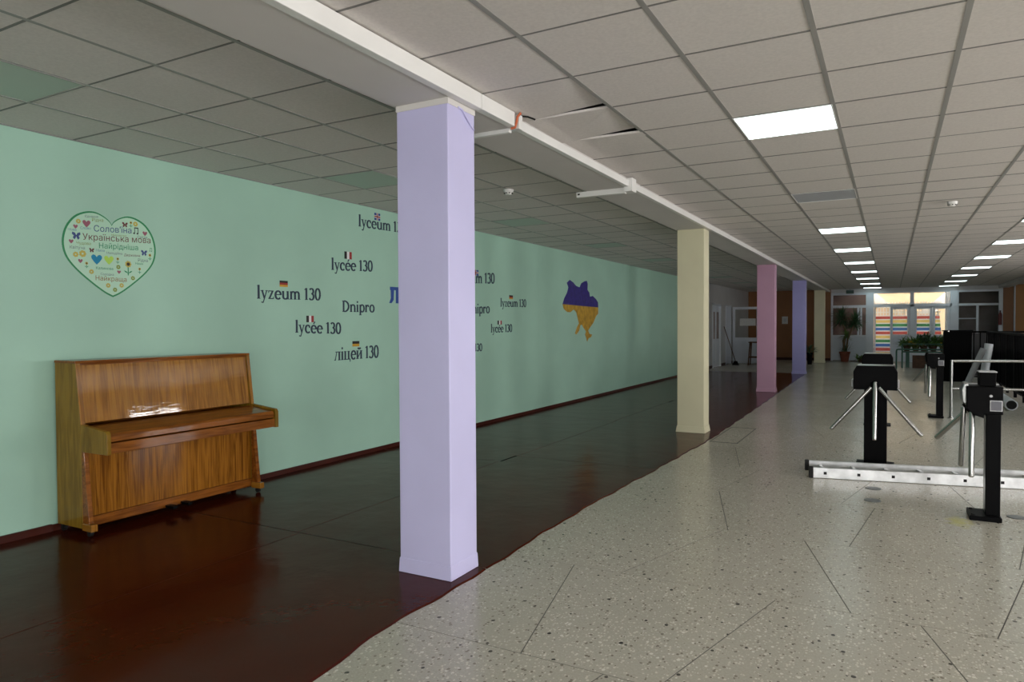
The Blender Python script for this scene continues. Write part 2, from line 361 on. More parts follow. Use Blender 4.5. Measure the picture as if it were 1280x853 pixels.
for k, (a, b) in enumerate(WINDOWS): frame_win(k + 3, 'x', RX + .08, a, b)
for k, (a, b) in enumerate(BACKWIN): frame_win(k + 12, 'y', NY - .15, a, b)

# ------------------------------------------------------------------ ceiling
ceil = tag(box((WX - .25, NY - .25, CZ + .22), (RX + .25, FY + .2, CZ + .4)).build('ceiling', 'plenum_dark'), 'suspended ceiling of square mineral tiles in a grey grid', 'ceiling', None, 'structure')
XR = [-2.118 + .6 * k for k in range(10)]; XL = [-5.125, -4.5, -3.9, -3.3, -2.7, -2.5]
XQ = [3.6, 4.2, 4.8, 5.4, 6.0, 6.6, 7.0]
YS = [NY] + [Y0 + .6 * k for k in range(0, 80) if NY + .05 < Y0 + .6 * k < FY - .05] + [FY]
def light_rows(y): return abs(((y - 1.654) / 3.0) - round((y - 1.654) / 3.0)) < .01
lights = []   # (x0, y0, state)
for y in YS:
    if light_rows(y) and y < FY - .7:
        k = round((y - 1.654) / 3)
        lights.append((-.918, y, 'off' if k == 2 else 'on'))
        lights.append((1.482, y, 'on')); lights.append((-4.5, y, 'left'))
LSET = {(round(x, 2), round(y, 2)) for x, y, s in lights}
cells = []
for XS in (XL, XR, XQ):
    for x0, x1 in zip(XS, XS[1:]):
        for y0, y1 in zip(YS, YS[1:]):
            if (round(x0, 2), round(y0, 2)) in LSET: continue
            cs = [(x0, y0), (x1, y0), (x1, y1), (x0, y1)]; P = [to_px((x, y, CZ)) for x, y in cs]
            ar = 0
            if all(p[2] > .2 for p in P):
                Q = [(min(max(p[0], 0), 1280), min(max(p[1], 0), 853)) for p in P]
                ar = abs(sum(Q[i][0] * Q[(i + 1) % 4][1] - Q[(i + 1) % 4][0] * Q[i][1] for i in range(4))) / 2
            elif any(p[2] > .2 for p in P): ar = 1
            cells.append((ar, x0, x1, y0, y1))
cells.sort(key=lambda c: -c[0])
TE = .011
rest = MB(); share = {}
for k, (ar, x0, x1, y0, y1) in enumerate(cells):
    a, b = (x0 + .003, y0 + .003, CZ + .003), (x1 - .003, y1 - .003, CZ + .018)
    warp = None
    if abs(x0 + 2.118) < .01:
        if abs(y0 - 3.454) < .01: warp = [(0, 0, -.004), (0, 0, 0), (0, -.014, .03), (0, -.004, -.006)]
        if abs(y0 - 4.054) < .01: warp = [(0, 0, -.002), (0, .01, .004), (0, -.014, .028), (0, -.003, -.008)]
        if abs(y0 - 4.654) < .01: warp = [(0, 0, 0), (0, .012, -.003), (0, 0, 0), (0, 0, 0)]
    if k < 300 and ar > 20:
        if warp:
            mb = box(a, b); mb.v = [tuple(p + q for p, q in zip(v, warp[i % 4])) for i, v in enumerate(mb.v)]; mb.build('ceiling_tile', 'ceiling_tile', ceil); continue
        key = (round(x1 - x0, 3), round(y1 - y0, 3)); c = Vector(((a[0] + b[0]) / 2, (a[1] + b[1]) / 2, CZ))
        if key not in share: share[key] = box(Vector(a) - c, Vector(b) - c).build('ceiling_tile', 'ceiling_tile', None); o = share[key]; o.parent = ceil
        else: o = share[key].copy(); COL.objects.link(o)
        o.location = c + Vector((0, 0, random.uniform(-.0012, .0012)))
        o.rotation_euler = (random.uniform(-.002, .002), random.uniform(-.002, .002), 0)
    else: rest.box(a, b)
rest.build('distant_tiles', 'ceiling_tile', ceil, kind='stuff')
for x in XL[1:-1] + XR[1:] + XQ[1:-1]:
    box((x - .013, NY, CZ + .0005), (x + .013, FY, CZ + .03)).build('main_runner', 'tee_grey', ceil)
for y in YS[1:-1]:
    for xa, xb, nm in ((WX, -2.5, 'l'), (-2.118, 3.282, 'r'), (3.6, RX, 'q')):
        if nm == 'r' and (abs(y - 4.054) < .01 or abs(y - 4.654) < .01): xa = -1.518
        box((xa, y - .007, CZ + .001), (xb, y + .007, CZ + .028)).build('cross_tee', 'tee_dark', ceil)
tag(MB().box((WX, NY, CZ - .003), (WX + .018, FY, CZ + .002)).build('trim_2', 'tee_grey'), 'thin edge angle where ceiling meets the left wall', 'trim', None, 'structure')

# ceiling lights
NSEEN = {}
def place_light(x0, y0, st):
    global NSEEN
    x1, y1 = x0 + .6, y0 + .6; c = ((x0 + x1) / 2, (y0 + y1) / 2, CZ); vis = False
    P = [to_px((x, y, CZ)) for x in (x0, x1) for y in (y0, y1)]
    vis = any(p[2] > .3 and 0 < p[0] < 1280 and 0 < p[1] < 853 for p in P)
    if not vis and (y0 > 20 or y0 < -4): return
    k = round((y0 - 1.654) / 3)
    row = {'left': 'bay over the piano'}.get(st, 'row beside the columns' if x0 < 0 else 'row nearer the black railing')
    if vis: NSEEN[row, st] = NSEEN.get((row, st), 0) + 1
    n_ = NSEEN.get((row, st), 0); ordn = ['', 'first', 'second', 'third', 'fourth', 'fifth', 'sixth', 'seventh', 'eighth', 'ninth', 'tenth'][n_]
    mm = {'left': 'led_off_left', 'off': 'led_off', 'on': 'led_on'}[st]; g = ('unlit' if st != 'on' else 'lit') + ' panels in the ' + row
    if not vis:
        NSEEN[row] = NSEEN.get(row, 0) + 1; lab = 'ceiling light panel out of the picture, %s of the %s' % (['', 'first', 'second', 'third', 'fourth', 'fifth', 'sixth', 'seventh'][NSEEN[row]], row); g += ' outside the picture'
    elif st == 'off': lab = 'switched off bluish light panel between two lit ones'; g = None
    elif st == 'left': lab = 'unlit greenish ceiling panel, %s from the camera in the bay over the piano' % ordn
    else: lab = 'lit square LED ceiling panel, %s from the camera in the %s' % (ordn, row)
    t = thing('ceiling_light', lab, 'ceiling light', c, g)
    f = MB()
    e = .012
    f.box((x0 + .004, y0 + .004, CZ - .002), (x0 + e, y1 - .004, CZ + .02)).box((x1 - e, y0 + .004, CZ - .002), (x1 - .004, y1 - .004, CZ + .02)).box((x0 + e, y0 + .004, CZ - .002), (x1 - e, y0 + e, CZ + .02)).box((x0 + e, y1 - e, CZ - .002), (x1 - e, y1 - .004, CZ + .02))
    f.build('frame', 'white_plastic' if st != 'left' else 'tee_grey', t)
    box((x0 + e, y0 + e, CZ + .001), (x1 - e, y1 - e, CZ + .012)).build('diffuser', mm, t)
for a in lights: place_light(*a)

# beams
def beam(x0, x1, label):
    o = box((x0, NY, BZ), (x1, FY, CZ + .21)).build('ceiling_beam', 'beam_paint', bevel=.004); tag(o, label, 'beam')
beam(-2.5, -2.118, 'white painted ceiling beam running over the coloured columns')
beam(3.29, 3.6, 'white painted ceiling beam at the far right above the railing')

# cable trunking on the beam
t = thing('cable_trunking', 'white plastic cable trunking along the edge of the column beam', 'cable trunking', (-2.1, 3, BZ))
ys = [NY, -2, 1.0, 3.43, 3.83]
for a, b in zip(ys, ys[1:]): box((-2.117, a + .002, BZ - .004), (-2.068, b - .002, CZ - .004)).build('channel', 'white_plastic', t, bevel=.003)
ys = [3.9, 6.0, 6.12, 9.2, 12.3, 15.4, 18.4, 21.5, 24.5, FY]
for a, b in zip(ys, ys[1:]): box((-2.117, a + .002, BZ - .003), (-2.075, b - .002, BZ + .055)).build('channel', 'white_plastic', t, bevel=.003)
box((-2.125, 3.86, BZ - .012), (-2.055, 3.905, CZ - .01)).build('junction_box', 'white_plastic', t, bevel=.003)
box((-2.125, 5.99, BZ - .045), (-2.045, 6.11, CZ - .012)).build('junction_box', 'white_plastic', t, bevel=.003)
box((-2.48, 3.85, BZ - .028), (-2.12, 3.88, BZ - .001)).build('arm', 'white_plastic', t, bevel=.003)
arm = box((-2.60, 6.02, BZ - .05), (-2.125, 6.07, BZ - .001)).build('arm', 'white_plastic', t, bevel=.003)
box((-2.585, 6.016, BZ - .03), (-2.565, 6.021, BZ - .015)).build('slot', 'black_rubber', arm)
box((-2.122, 6.014, BZ - .035), (-2.118, 6.018, BZ + .02)).build('seam', 'black_rubber', t)
MB().tube([(-2.098, 3.835, BZ - .012), (-2.072, 3.838, BZ - .008), (-2.062, 3.842, BZ + .03), (-2.06, 3.848, CZ - .03), (-2.04, 3.855, CZ - .006)], .008, 8).build('tie', 'orange_clip', t, True)
MB().tube([(-2.062, 3.9, CZ - .012), (-2.04, 3.95, CZ - .006), (-2.03, 4.03, CZ - .004)], .006, 6).build('loose_wire', 'black_rubber', t, True)
# ------------------------------------------------------------------ columns
def column(y0, mm, label, collar=True):
    fl = .004 if collar else .012
    x0, x1, y1 = -2.475, -2.125, y0 + .275
    t = thing('column', label, 'column', ((x0 + x1) / 2, (y0 + y1) / 2, 0), 'square columns under the beam')
    box((x0, y0, 0.012), (x1, y1, BZ - .002)).build('shaft', mm, t, bevel=.006)
    mb = MB()
    for z0, z1, e in ((0, .09, .003 if collar else .005),): mb.box((x0 - e, y0 - e, .007), (x1 + e, y1 + e, z1))
    n_ = len(mb.v)
    mb.v = [(v[0] + (fl if v[0] > (x0 + x1) / 2 else -fl) * (v[2] < .05), v[1] + (fl if v[1] > (y0 + y1) / 2 else -fl) * (v[2] < .05), v[2]) for v in mb.v]
    mb.build('base', mm, t, bevel=.004)
    if collar: box((x0 - .003, y0 - .003, BZ - .035), (x1 + .003, y1 + .003, BZ - .001)).build('collar', 'beam_paint', t)
    return t
column(3.165, 'lilac_paint', 'pale lilac square column in front, nearest the camera')
column(9.06, 'cream_paint', 'cream square column behind the lilac one, second from the camera', False)
column(15.25, 'pink_paint', 'dusty pink square column, third from the camera', False)
column(21.2, 'violet_paint', 'violet square column just behind the pink one', False)
column(27.6, 'cream_paint', 'farthest cream square column beside the palm', False)
tag(MB().tube([(-2.1215, 3.262, BZ - .03), (-2.119, 3.30, 2.635), (-2.119, 3.36, 2.59), (-2.119, 3.425, 2.55)], .005, 6).build('cable', 'lilac_paint', None, True), 'thin lilac painted cable slanting across the top of the front column', 'cable')
# smoke detectors
for (x, y), lab in (((-3.304, 5.976), 'white smoke detector on the ceiling behind the lilac column'), ((.581, 9.005), 'small smoke detector on the ceiling right of the lit panels')):
    t = thing('smoke_detector', lab, 'smoke detector', (x, y, CZ), 'smoke detectors')
    MB().lathe([(.001, -.052), (.028, -.052), (.034, -.04), (.045, -.03), (.05, -.012), (.05, 0)], (x, y, CZ), 20).build('head', 'white_plastic', t, True)
    mb = MB()
    for k in range(8):
        a = k * PI / 4; mb.box((x + .04 * math.cos(a) - .006, y + .04 * math.sin(a) - .006, CZ - .041), (x + .04 * math.cos(a) + .006, y + .04 * math.sin(a) + .006, CZ - .034))
    mb.build('slots', 'black_rubber', t)

# ------------------------------------------------------------------ upright piano
PY0, PY1, PB = 2.69, 4.14, -5.10
p = thing('upright_piano', 'closed upright piano of glossy brown veneer against the green wall', 'piano', (-4.9, (PY0 + PY1) / 2, 0))
side = [(PB, .055), (-4.80, .055), (-4.803, .75), (-4.855, 1.178), (PB, 1.178)]
for a, b in ((PY0, PY0 + .03), (PY1 - .03, PY1)):
    s_ = MB().prism(side, 'y', a, b).build('side_panel', 'veneer_side', p, bevel=.003)
    MB().prism([(-4.803, .752), (-4.797, .752), (-4.849, 1.178), (-4.855, 1.178)], 'y', a, b).build('edge_strip', 'veneer', s_)
box((PB, PY0 - .004, 1.178), (-4.85, PY1 + .004, 1.196)).build('top_lid', 'veneer_rail', p, bevel=.003)
box((PB + .005, PY0 + .03, .06), (PB + .04, PY1 - .03, 1.17)).build('back_board', 'veneer_rail', p)
MB().prism([(-4.812, .77), (-4.835, .77), (-4.883, 1.165), (-4.86, 1.165)], 'y', PY0 + .031, PY1 - .031).build('upper_panel', 'veneer', p, bevel=.002)
box((-4.88, PY0 + .031, 1.165), (-4.862, PY1 - .031, 1.177)).build('top_strip', 'veneer_rail', p)
kb = box((-4.80, PY0 + .03, .585), (-4.515, PY1 - .03, .655)).build('key_bed', 'veneer_rail', p, bevel=.004)
MB().prism([(-4.80, .662), (-4.522, .662), (-4.522, .70), (-4.535, .718), (-4.80, .752)], 'y', PY0 + .032, PY1 - .032).build('fallboard', 'veneer_rail', p, bevel=.004)
for a, b in ((PY0 - .001, PY0 + .03), (PY1 - .03, PY1 + .001)):
    MB().prism([(-4.80, .58), (-4.505, .58), (-4.505, .715), (-4.52, .735), (-4.80, .765)], 'y', a, b).build('cheek', 'veneer_side', p, bevel=.004)
box((-4.83, PY0 + .031, .125), (-4.812, PY1 - .031, .584)).build('lower_panel', 'veneer_lower', p, bevel=.002)
box((-4.85, PY0 + .031, .058), (-4.80, PY1 - .031, .124)).build('bottom_rail', 'veneer_rail', p, bevel=.003)
for y, s in ((PY0, 1), (PY1, -1)):
    ya, yb = (y + .002, y + .034) if s > 0 else (y - .034, y - .002)
    MB().prism([(-4.799, .095), (-4.725, .095), (-4.775, .58), (-4.799, .58)], 'y', ya, yb).build('front_leg', 'veneer_rail', p, bevel=.003)
    toe = box((-4.799, ya - .006, .045), (-4.69, yb + .006, .094)).build('toe_block', 'veneer', p, bevel=.004)
    yc = (ya + yb) / 2
    cz = MB().tube([(-4.74, yc - .012, .029), (-4.74, yc + .012, .029)], .021, 14); cz.box((-4.752, yc - .016, .03), (-4.728, yc + .016, .046)); cz.build('caster', 'black_rubber', toe, False)
    cz = MB().tube([(-5.05, yc - .012, .031), (-5.05, yc + .012, .031)], .022, 14); cz.box((-5.062, yc - .016, .03), (-5.038, yc + .016, .056)); cz.build('caster', 'black_rubber', p, False)
for px in (214, 233):
    c = atX(px, 636, -4.76)
    MB().prism([(c.y - .015, .055), (c.y + .015, .055), (c.y + .024, .078), (c.y - .024, .078)], 'x', -4.799, -4.71).build('pedal', 'black_metal', p, bevel=.003)

# ------------------------------------------------------------------ lettering: serif strokes
def seg(mb, a, b, wd):
    (x0, y0), (x1, y1) = a, b; dx, dy = x1 - x0, y1 - y0; l = math.hypot(dx, dy) or 1e-6; nx, ny = -dy / l * wd / 2, dx / l * wd / 2
    mb.append([(x0 + nx, y0 + ny), (x0 - nx, y0 - ny), (x1 - nx, y1 - ny), (x1 + nx, y1 + ny)])
TK, TN = .135, .068
def pline(out, pts, k=1.0):
    for i, (a, b) in enumerate(zip(pts, pts[1:])):
        def wd(j):
            p_, q_ = pts[max(j - 1, 0)], pts[min(j + 1, len(pts) - 1)]; d = math.hypot(q_[0] - p_[0], q_[1] - p_[1]) or 1e-6
            return (TN + (TK - TN) * abs(q_[1] - p_[1]) / d) * k, (-(q_[1] - p_[1]) / d, (q_[0] - p_[0]) / d)
        w0, n0 = wd(i); w1, n1 = wd(i + 1)
        out.append([(a[0] + n0[0] * w0 / 2, a[1] + n0[1] * w0 / 2), (a[0] - n0[0] * w0 / 2, a[1] - n0[1] * w0 / 2), (b[0] - n1[0] * w1 / 2, b[1] - n1[1] * w1 / 2), (b[0] + n1[0] * w1 / 2, b[1] + n1[1] * w1 / 2)])
def arc(cx, cy, rx, ry, a0, a1, n=16): return [(cx + rx * math.cos(math.radians(a0 + (a1 - a0) * k / n)), cy + ry * math.sin(math.radians(a0 + (a1 - a0) * k / n))) for k in range(n + 1)]
def rect(x0, y0, x1, y1): return [(x0, y0), (x1, y0), (x1, y1), (x0, y1)]
XH = .46
def stem(out, x, h, top=True, y0=0, bot=True):
    out.append(rect(x - TK / 2, y0, x + TK / 2, h))
    if bot: out.append(rect(x - .11, y0, x + .11, y0 + .035))
    if top: out.append([(x - .12, h - .05), (x + TK / 2, h - .07), (x + TK / 2, h), (x - .02, h)])
def glyph(c):
    o = []
    if c == 'l': stem(o, .12, .74); return o, .25
    if c == 'і' or c == 'i': stem(o, .12, XH); o.append([(.12 + .065 * math.cos(t * PI / 4), .62 + .065 * math.sin(t * PI / 4)) for t in range(8)]); return o, .26
    if c == 'y':
        seg(o, (.10, XH), (.26, .03), .1); seg(o, (.42, XH), (.17, -.2), .06); seg(o, (.17, -.2), (.05, -.17), .06)
        o += [rect(.0, XH - .035, .2, XH), rect(.33, XH - .035, .5, XH)]; return o, .49
    if c in 'cс':
        pline(o, arc(.25, XH / 2, .185, XH / 2 - .01, 45, 315)); o.append(rect(.33, .30, .43, .40)); return o, .46
    if c in 'eеé':
        pline(o, arc(.26, XH / 2, .19, XH / 2 - .01, 0, 318)); seg(o, (.09, XH / 2 + .02), (.47, XH / 2 + .02), .05)
        if c == 'é': seg(o, (.24, .54), (.36, .68), .07)
        return o, .5
    if c == 'u':
        stem(o, .12, XH, bot=False, y0=.12); pline(o, arc(.28, .15, .16, .13, 180, 330, 10)); stem(o, .45, XH); return o, .58
    if c == 'n': stem(o, .12, XH); pline(o, arc(.29, .29, .16, .15, 160, 0, 10)); stem(o, .45, .29, False); return o, .58
    if c == 'm':
        stem(o, .12, XH); pline(o, arc(.27, .29, .14, .15, 160, 0, 10)); stem(o, .41, .29, False); pline(o, arc(.56, .29, .14, .15, 160, 0, 10)); stem(o, .70, .29, False); return o, .84
    if c == 'r': stem(o, .12, XH); pline(o, arc(.29, .27, .16, .16, 160, 60, 8)); o.append(rect(.3, .32, .4, .42)); return o, .43
    if c == 'p': stem(o, .12, XH, y0=-.2); pline(o, arc(.29, XH / 2, .18, XH / 2 - .01, 150, -150)); return o, .54
    if c == 'o': pline(o, arc(.26, XH / 2, .19, XH / 2 - .01, 0, 360, 24)); return o, .53
    if c == 'z':
        o += [rect(.04, 0, .40, .05), rect(.04, XH - .05, .40, XH), rect(.04, XH - .13, .08, XH), rect(.37, 0, .41, .13)]; seg(o, (.1, .02), (.34, XH - .02), .1); return o, .46
    if c == 'D': stem(o, .14, .68); pline(o, arc(.2, .34, .38, .32, 90, -90)); o += [rect(.03, .645, .22, .68), rect(.03, 0, .22, .035)]; return o, .68
    if c == '1': stem(o, .2, .68, False); seg(o, (.06, .58), (.2, .67), .05); return o, .4
    if c == '3': pline(o, arc(.2, .51, .15, .15, 150, -90)); pline(o, arc(.19, .19, .18, .18, 90, -150)); return o, .46
    if c == '0': pline(o, arc(.24, .34, .18, .33, 0, 360, 24)); return o, .49
    if c == 'л':
        seg(o, (.08, .03), (.2, XH - .02), .055); stem(o, .42, XH, False); o += [rect(.1, XH - .04, .53, XH), rect(0, 0, .12, .05)]; return o, .56
    if c == 'ц': stem(o, .12, XH, False); stem(o, .42, XH, False); o += [rect(.02, 0, .58, .045), rect(.52, -.12, .58, .045), rect(.02, XH - .035, .22, XH), rect(.32, XH - .035, .52, XH)]; return o, .6
    if c == 'й': stem(o, .12, XH, False); stem(o, .46, XH, False); seg(o, (.14, .06), (.44, XH - .06), .05); o += [rect(.02, XH - .035, .22, XH), rect(.36, XH - .035, .56, XH)]; pline(o, arc(.29, .62, .1, .07, 180, 360, 8)); return o, .58
    return o, .24
def wall_poly(mb, poly, lift):      # 2D (y, z) polygon on the wall plane, thin relief
    mb.prism(poly, 'x', WX + .0002, WX + lift)
def wall_text(txt, y0, z0, y1, tilt, label, flag=None, mm='ink_navy', name='wall_lettering', fx=None):
    """txt from (y0, z0) to y1 on the green wall; tilt = rise over the run"""
    gl = []; x = 0
    for ch in txt: o, a = glyph(ch); gl.append((o, x)); x += a
    s = (y1 - y0) / (x - .03)
    t = thing(name, label, 'lettering', (WX, (y0 + y1) / 2, z0), 'names painted on the green wall')
    H = s * (SZ if SZ else 1)
    for (polys, ox), ch in zip(gl, txt):
        if not polys: continue
        mb = MB()
        for i, pl in enumerate(polys):
            wall_poly(mb, [(y0 + (ox + q[0]) * s, z0 + q[1] * H + tilt * (ox + q[0]) * s) for q in pl], .0022 + .00004 * (i % 5))
        mb.build('letter', mm, t)
    if flag:
        fy, fz, fw, fh, kind = flag
        mb = {}
        def R(m_, a, b, c, d, l=.0022): mb.setdefault(m_, MB()); wall_poly(mb[m_], rect(fy + a * fw, fz + b * fh, fy + c * fw, fz + d * fh), l)
        if kind == 'de': R('flag_black', 0, .66, 1, 1); R('flag_red', 0, .33, 1, .66); R('flag_gold', 0, 0, 1, .33)
        if kind == 'ua': R('flag_black', 0, .5, 1, 1); R('flag_gold', 0, 0, 1, .5)
        if kind == 'fr': R('flag_black', 0, 0, .33, 1); R('flag_white', .33, 0, .66, 1); R('flag_red', .66, 0, 1, 1)
        if kind == 'gb':
            R('flag_blue', 0, 0, 1, 1); R('flag_white', .36, 0, .64, 1, .0026); R('flag_white', 0, .33, 1, .67, .0026); R('flag_red', .43, 0, .57, 1, .003); R('flag_red', 0, .41, 1, .59, .003)
        first = None
        for m_, b_ in mb.items():
            if first is None: first = b_.build('flag', m_, t)
            else: b_.build('stripe', m_, first)
    return t
SZ = 1.0
def W(x, y): q = atX(x, y, WX); return q.y, q.z
def text_at(txt, xa, xb, yb, yb2, label, flag=None, size=None, **kw):
    """baseline from pixel (xa, yb) to (xb, yb2) traced back to the wall"""
    global SZ; SZ = size or 1.0
    a, b = W(xa, yb), W(xb, yb2); fl = None
    if flag:
        k, fx0, fy0, fx1, fy1 = flag; c, d = W(fx0, fy1), W(fx1, fy0); fl = (c[0], c[1], d[0] - c[0], d[1] - c[1], k)
    return wall_text(txt, a[0], a[1], b[0], (b[1] - a[1]) / (b[0] - a[0]), label, fl, **kw)
text_at('lyzeum 130', 321, 400.5, 373.5, 375.5, 'navy words lyzeum 130 with German flag, left of the column above the piano', ('de', 349.5, 351.5, 359.5, 358.5))
text_at('lycée 130', 369, 426, 416, 417.5, 'navy words lycée 130 with French flag, low on the wall left of the column', ('fr', 383, 395, 392, 403))
text_at('lycée 130', 414, 465.5, 337.5, 339.5, 'navy words lycée 130 with French flag, high on the wall left of the column', ('fr', 430.5, 315.5, 439.5, 323.5))
text_at('lyceum 130', 448, 507, 283, 292, 'navy words lyceum 130 with British flag, cut off by the lilac column', ('gb', 468, 267.5, 475, 275))
text_at('Dnipro', 427.5, 468, 390, 390.5, 'navy word Dnipro left of the lilac column')
text_at('ліцей 130', 418, 473, 451, 447, 'navy words ліцей 130 with black and gold flag, lowest left of the column', ('ua', 440.5, 426.5, 449, 433.5), size=1.15)
text_at('lyceum 130', 570, 618, 354, 354.5, 'navy words lyceum 130 right of the lilac column, half hidden', ('gb', 590, 338, 598, 344))
text_at('Dnipro', 584, 612, 392.5, 391.5, 'navy word Dnipro half hidden by the right edge of the lilac column')
text_at('lyzeum 130', 625.5, 657.5, 383.5, 384, 'small navy words lyzeum 130 with German flag, nearest the map', ('de', 636.5, 369.5, 641, 374))
text_at('lycée 130', 613.5, 640, 416, 415, 'small navy words lycée 130 with French flag, right of the column', ('fr', 622, 401, 627, 406))
text_at('ліцей 130', 572, 602.5, 440, 439, 'navy words ліцей 130 whose last digits show right of the column')
# big blue Л
mb = MB(); a, b = W(486.5, 379), W(486.5, 358.5); hh = b[1] - a[1]; y_, z_ = a
for i, pl in enumerate(([(0, 0), (.16, 0), (.30, .2), (.34, .84), (.34, 1), (.1, 1), (.12, .3)], rect(.06, .8, .8, 1), rect(.46, 0, .8, 1), rect(.8, 0, .86, .12))):
    wall_poly(mb, [(y_ + q[0] * hh * 1.4, z_ + q[1] * hh) for q in pl], .0022 + .0001 * i)
tag(mb.build('wall_lettering', 'ink_blue'), 'large blue letter Л peeking out left of the lilac column', 'lettering')

# map decal
def crop(pts, ox, oy, s): return [W(ox + x / s, oy + y / s) for x, y in pts]
mp_top = [(750, 368), (765, 320), (785, 280), (795, 240), (783, 205), (805, 183), (832, 203), (852, 228), (880, 240), (893, 208), (915, 195), (935, 190), (942, 215), (940, 260), (955, 280), (958, 312), (980, 305), (1005, 330), (1020, 355), (1022, 393)]
mp_bot = [(1022, 393), (1022, 440), (1005, 460), (985, 510), (960, 545), (945, 570), (955, 595), (976, 600), (965, 620), (948, 628), (938, 655), (930, 622), (922, 600), (930, 575), (910, 550), (898, 524), (885, 530), (877, 570), (855, 600), (845, 590), (860, 545), (875, 515), (865, 470), (855, 430), (835, 408), (810, 430), (785, 428), (760, 405), (750, 368)]
t = thing('wall_map', 'blue and yellow country outline painted on the green wall', 'map', (WX, 12, 1.8))
mb = MB(); wall_poly(mb, crop(mp_top, 580, 320, 6.095), .003); mb.build('upper_half', 'map_blue', t)
mb = MB(); wall_poly(mb, crop(mp_bot, 580, 320, 6.095), .003); mb.build('lower_half', 'map_yellow', t)

# heart decal
ht = thing('heart_sticker', 'heart shaped sticker with green outline and Ukrainian words above the piano', 'sticker', (WX, 3.12, 1.65))
def heart_pts(sc, n=64):
    c = (3.124, 1.985); out = []
    right = [(0, .205), (.02, .235), (.07, .268), (.13, .286), (.20, .275), (.27, .235), (.325, .16), (.35, .07), (.345, -.01), (.315, -.08), (.25, -.155), (.15, -.24), (.06, -.305), (0, -.335)]
    return [(c[0] + x * sc, c[1] + z * sc - .008 * (1 - sc)) for x, z in right] + [(c[0] - x * sc * 1.02, c[1] + z * sc) for x, z in right[-2:0:-1]]
def smooth_closed(pts, fixed, n=4):
    out = []; N = len(pts)
    for i in range(N):
        p0, p1, p2, p3 = [Vector(pts[(i + k) % N]) for k in (-1, 0, 1, 2)]
        if i in fixed: p0 = p1
        if (i + 1) % N in fixed: p3 = p2
        for k in range(n):
            u = k / n; out.append(tuple(.5 * ((2 * p1) + (p2 - p0) * u + (2 * p0 - 5 * p1 + 4 * p2 - p3) * u * u + (3 * p1 - p0 - 3 * p2 + p3) * u ** 3)))
    return out
hp = smooth_closed(heart_pts(1.0), {0, 13})
mb = MB(); wall_poly(mb, hp, .0015); mb.build('face', 'heart_fill', ht)
hi = smooth_closed(heart_pts(.962), {0, 13}); N = len(hp); mb = MB()
mb.add([(WX + .0025, y, z) for y, z in hp] + [(WX + .0025, y, z) for y, z in hi], [(i, (i + 1) % N, N + (i + 1) % N, N + i) for i in range(N)])
mb.add([(WX + .0005, y, z) for y, z in hp] + [(WX + .0025, y, z) for y, z in hp], [(i, (i + 1) % N, N + (i + 1) % N, N + i) for i in range(N)])
mb.build('outline', 'heart_green', ht)
FONT = {}
def eval_text(body):
    cu = bpy.data.curves.new('words', 'FONT'); cu.body = body; cu.resolution_u = 2
    tmp = bpy.data.objects.new('words', cu); COL.objects.link(tmp)
    dg = bpy.context.evaluated_depsgraph_get(); me = bpy.data.meshes.new_from_object(tmp.evaluated_get(dg))
    vs = [(v.co.x, v.co.y) for v in me.vertices]; fs = [tuple(p_.vertices) for p_ in me.polygons]
    bpy.data.objects.remove(tmp); bpy.data.curves.remove(cu); bpy.data.meshes.remove(me); return vs, fs
def font_glyph(ch):
    if ch not in FONT:
        vs, fs = eval_text(ch) if ch != ' ' else ([], [])
        if ch == 'н':       # three bars
            vs = []; fs = []
            for x0, y0, x1, y1 in ((.075, 0, .163, .542), (.421, 0, .509, .542), (.163, .238, .421, .319)): fs.append(tuple(len(vs) + q for q in range(4))); vs += rect(x0, y0, x1, y1)
        if ch == 'ь':       # stem and bowl
            vs = []; fs = []
            for pl_ in (rect(.075, 0, .163, .542), rect(.163, 0, .33, .075), rect(.163, .25, .33, .325), [(.33, 0), (.42, .03), (.385, .1), (.33, .075)], [(.42, .03), (.475, .105), (.475, .165), (.39, .165), (.385, .1)], [(.39, .165), (.475, .165), (.475, .22), (.42, .295), (.385, .23)], [(.385, .23), (.42, .295), (.33, .325), (.33, .25)]): fs.append(tuple(range(len(vs), len(vs) + len(pl_)))); vs += pl_
        adv = max(v[0] for v in eval_text(ch + 'І')[0]) - max(v[0] for v in eval_text('І')[0])
        FONT[ch] = (vs, fs, adv)
    return FONT[ch]
def font_text(txt, cx0, cy, cx1, mm, parent):
    """words on the heart, from crop pixel (cx0, cy) to cx1"""
    a, b = W(60 + cx0 / 6.094, 250 + cy / 6.094), W(60 + cx1 / 6.094, 250 + (cy + (cx1 - cx0) * .055) / 6.094)
    vs = []; fs = []; x = 0
    for ch in txt:
        v_, f_, adv = font_glyph(ch); o_ = len(vs); vs += [(x + q[0], q[1]) for q in v_]; fs += [tuple(o_ + q for q in f) for f in f_]; x += adv
    x0, x1 = min(v[0] for v in vs), max(v[0] for v in vs); s = (b[0] - a[0]) / (x1 - x0); tl = (b[1] - a[1]) / (b[0] - a[0])
    return MB().add([(WX + .0022, a[0] + (v[0] - x0) * s, a[1] + v[1] * s + tl * (v[0] - x0) * s) for v in vs], fs).build('words', mm, parent, kind='stuff')
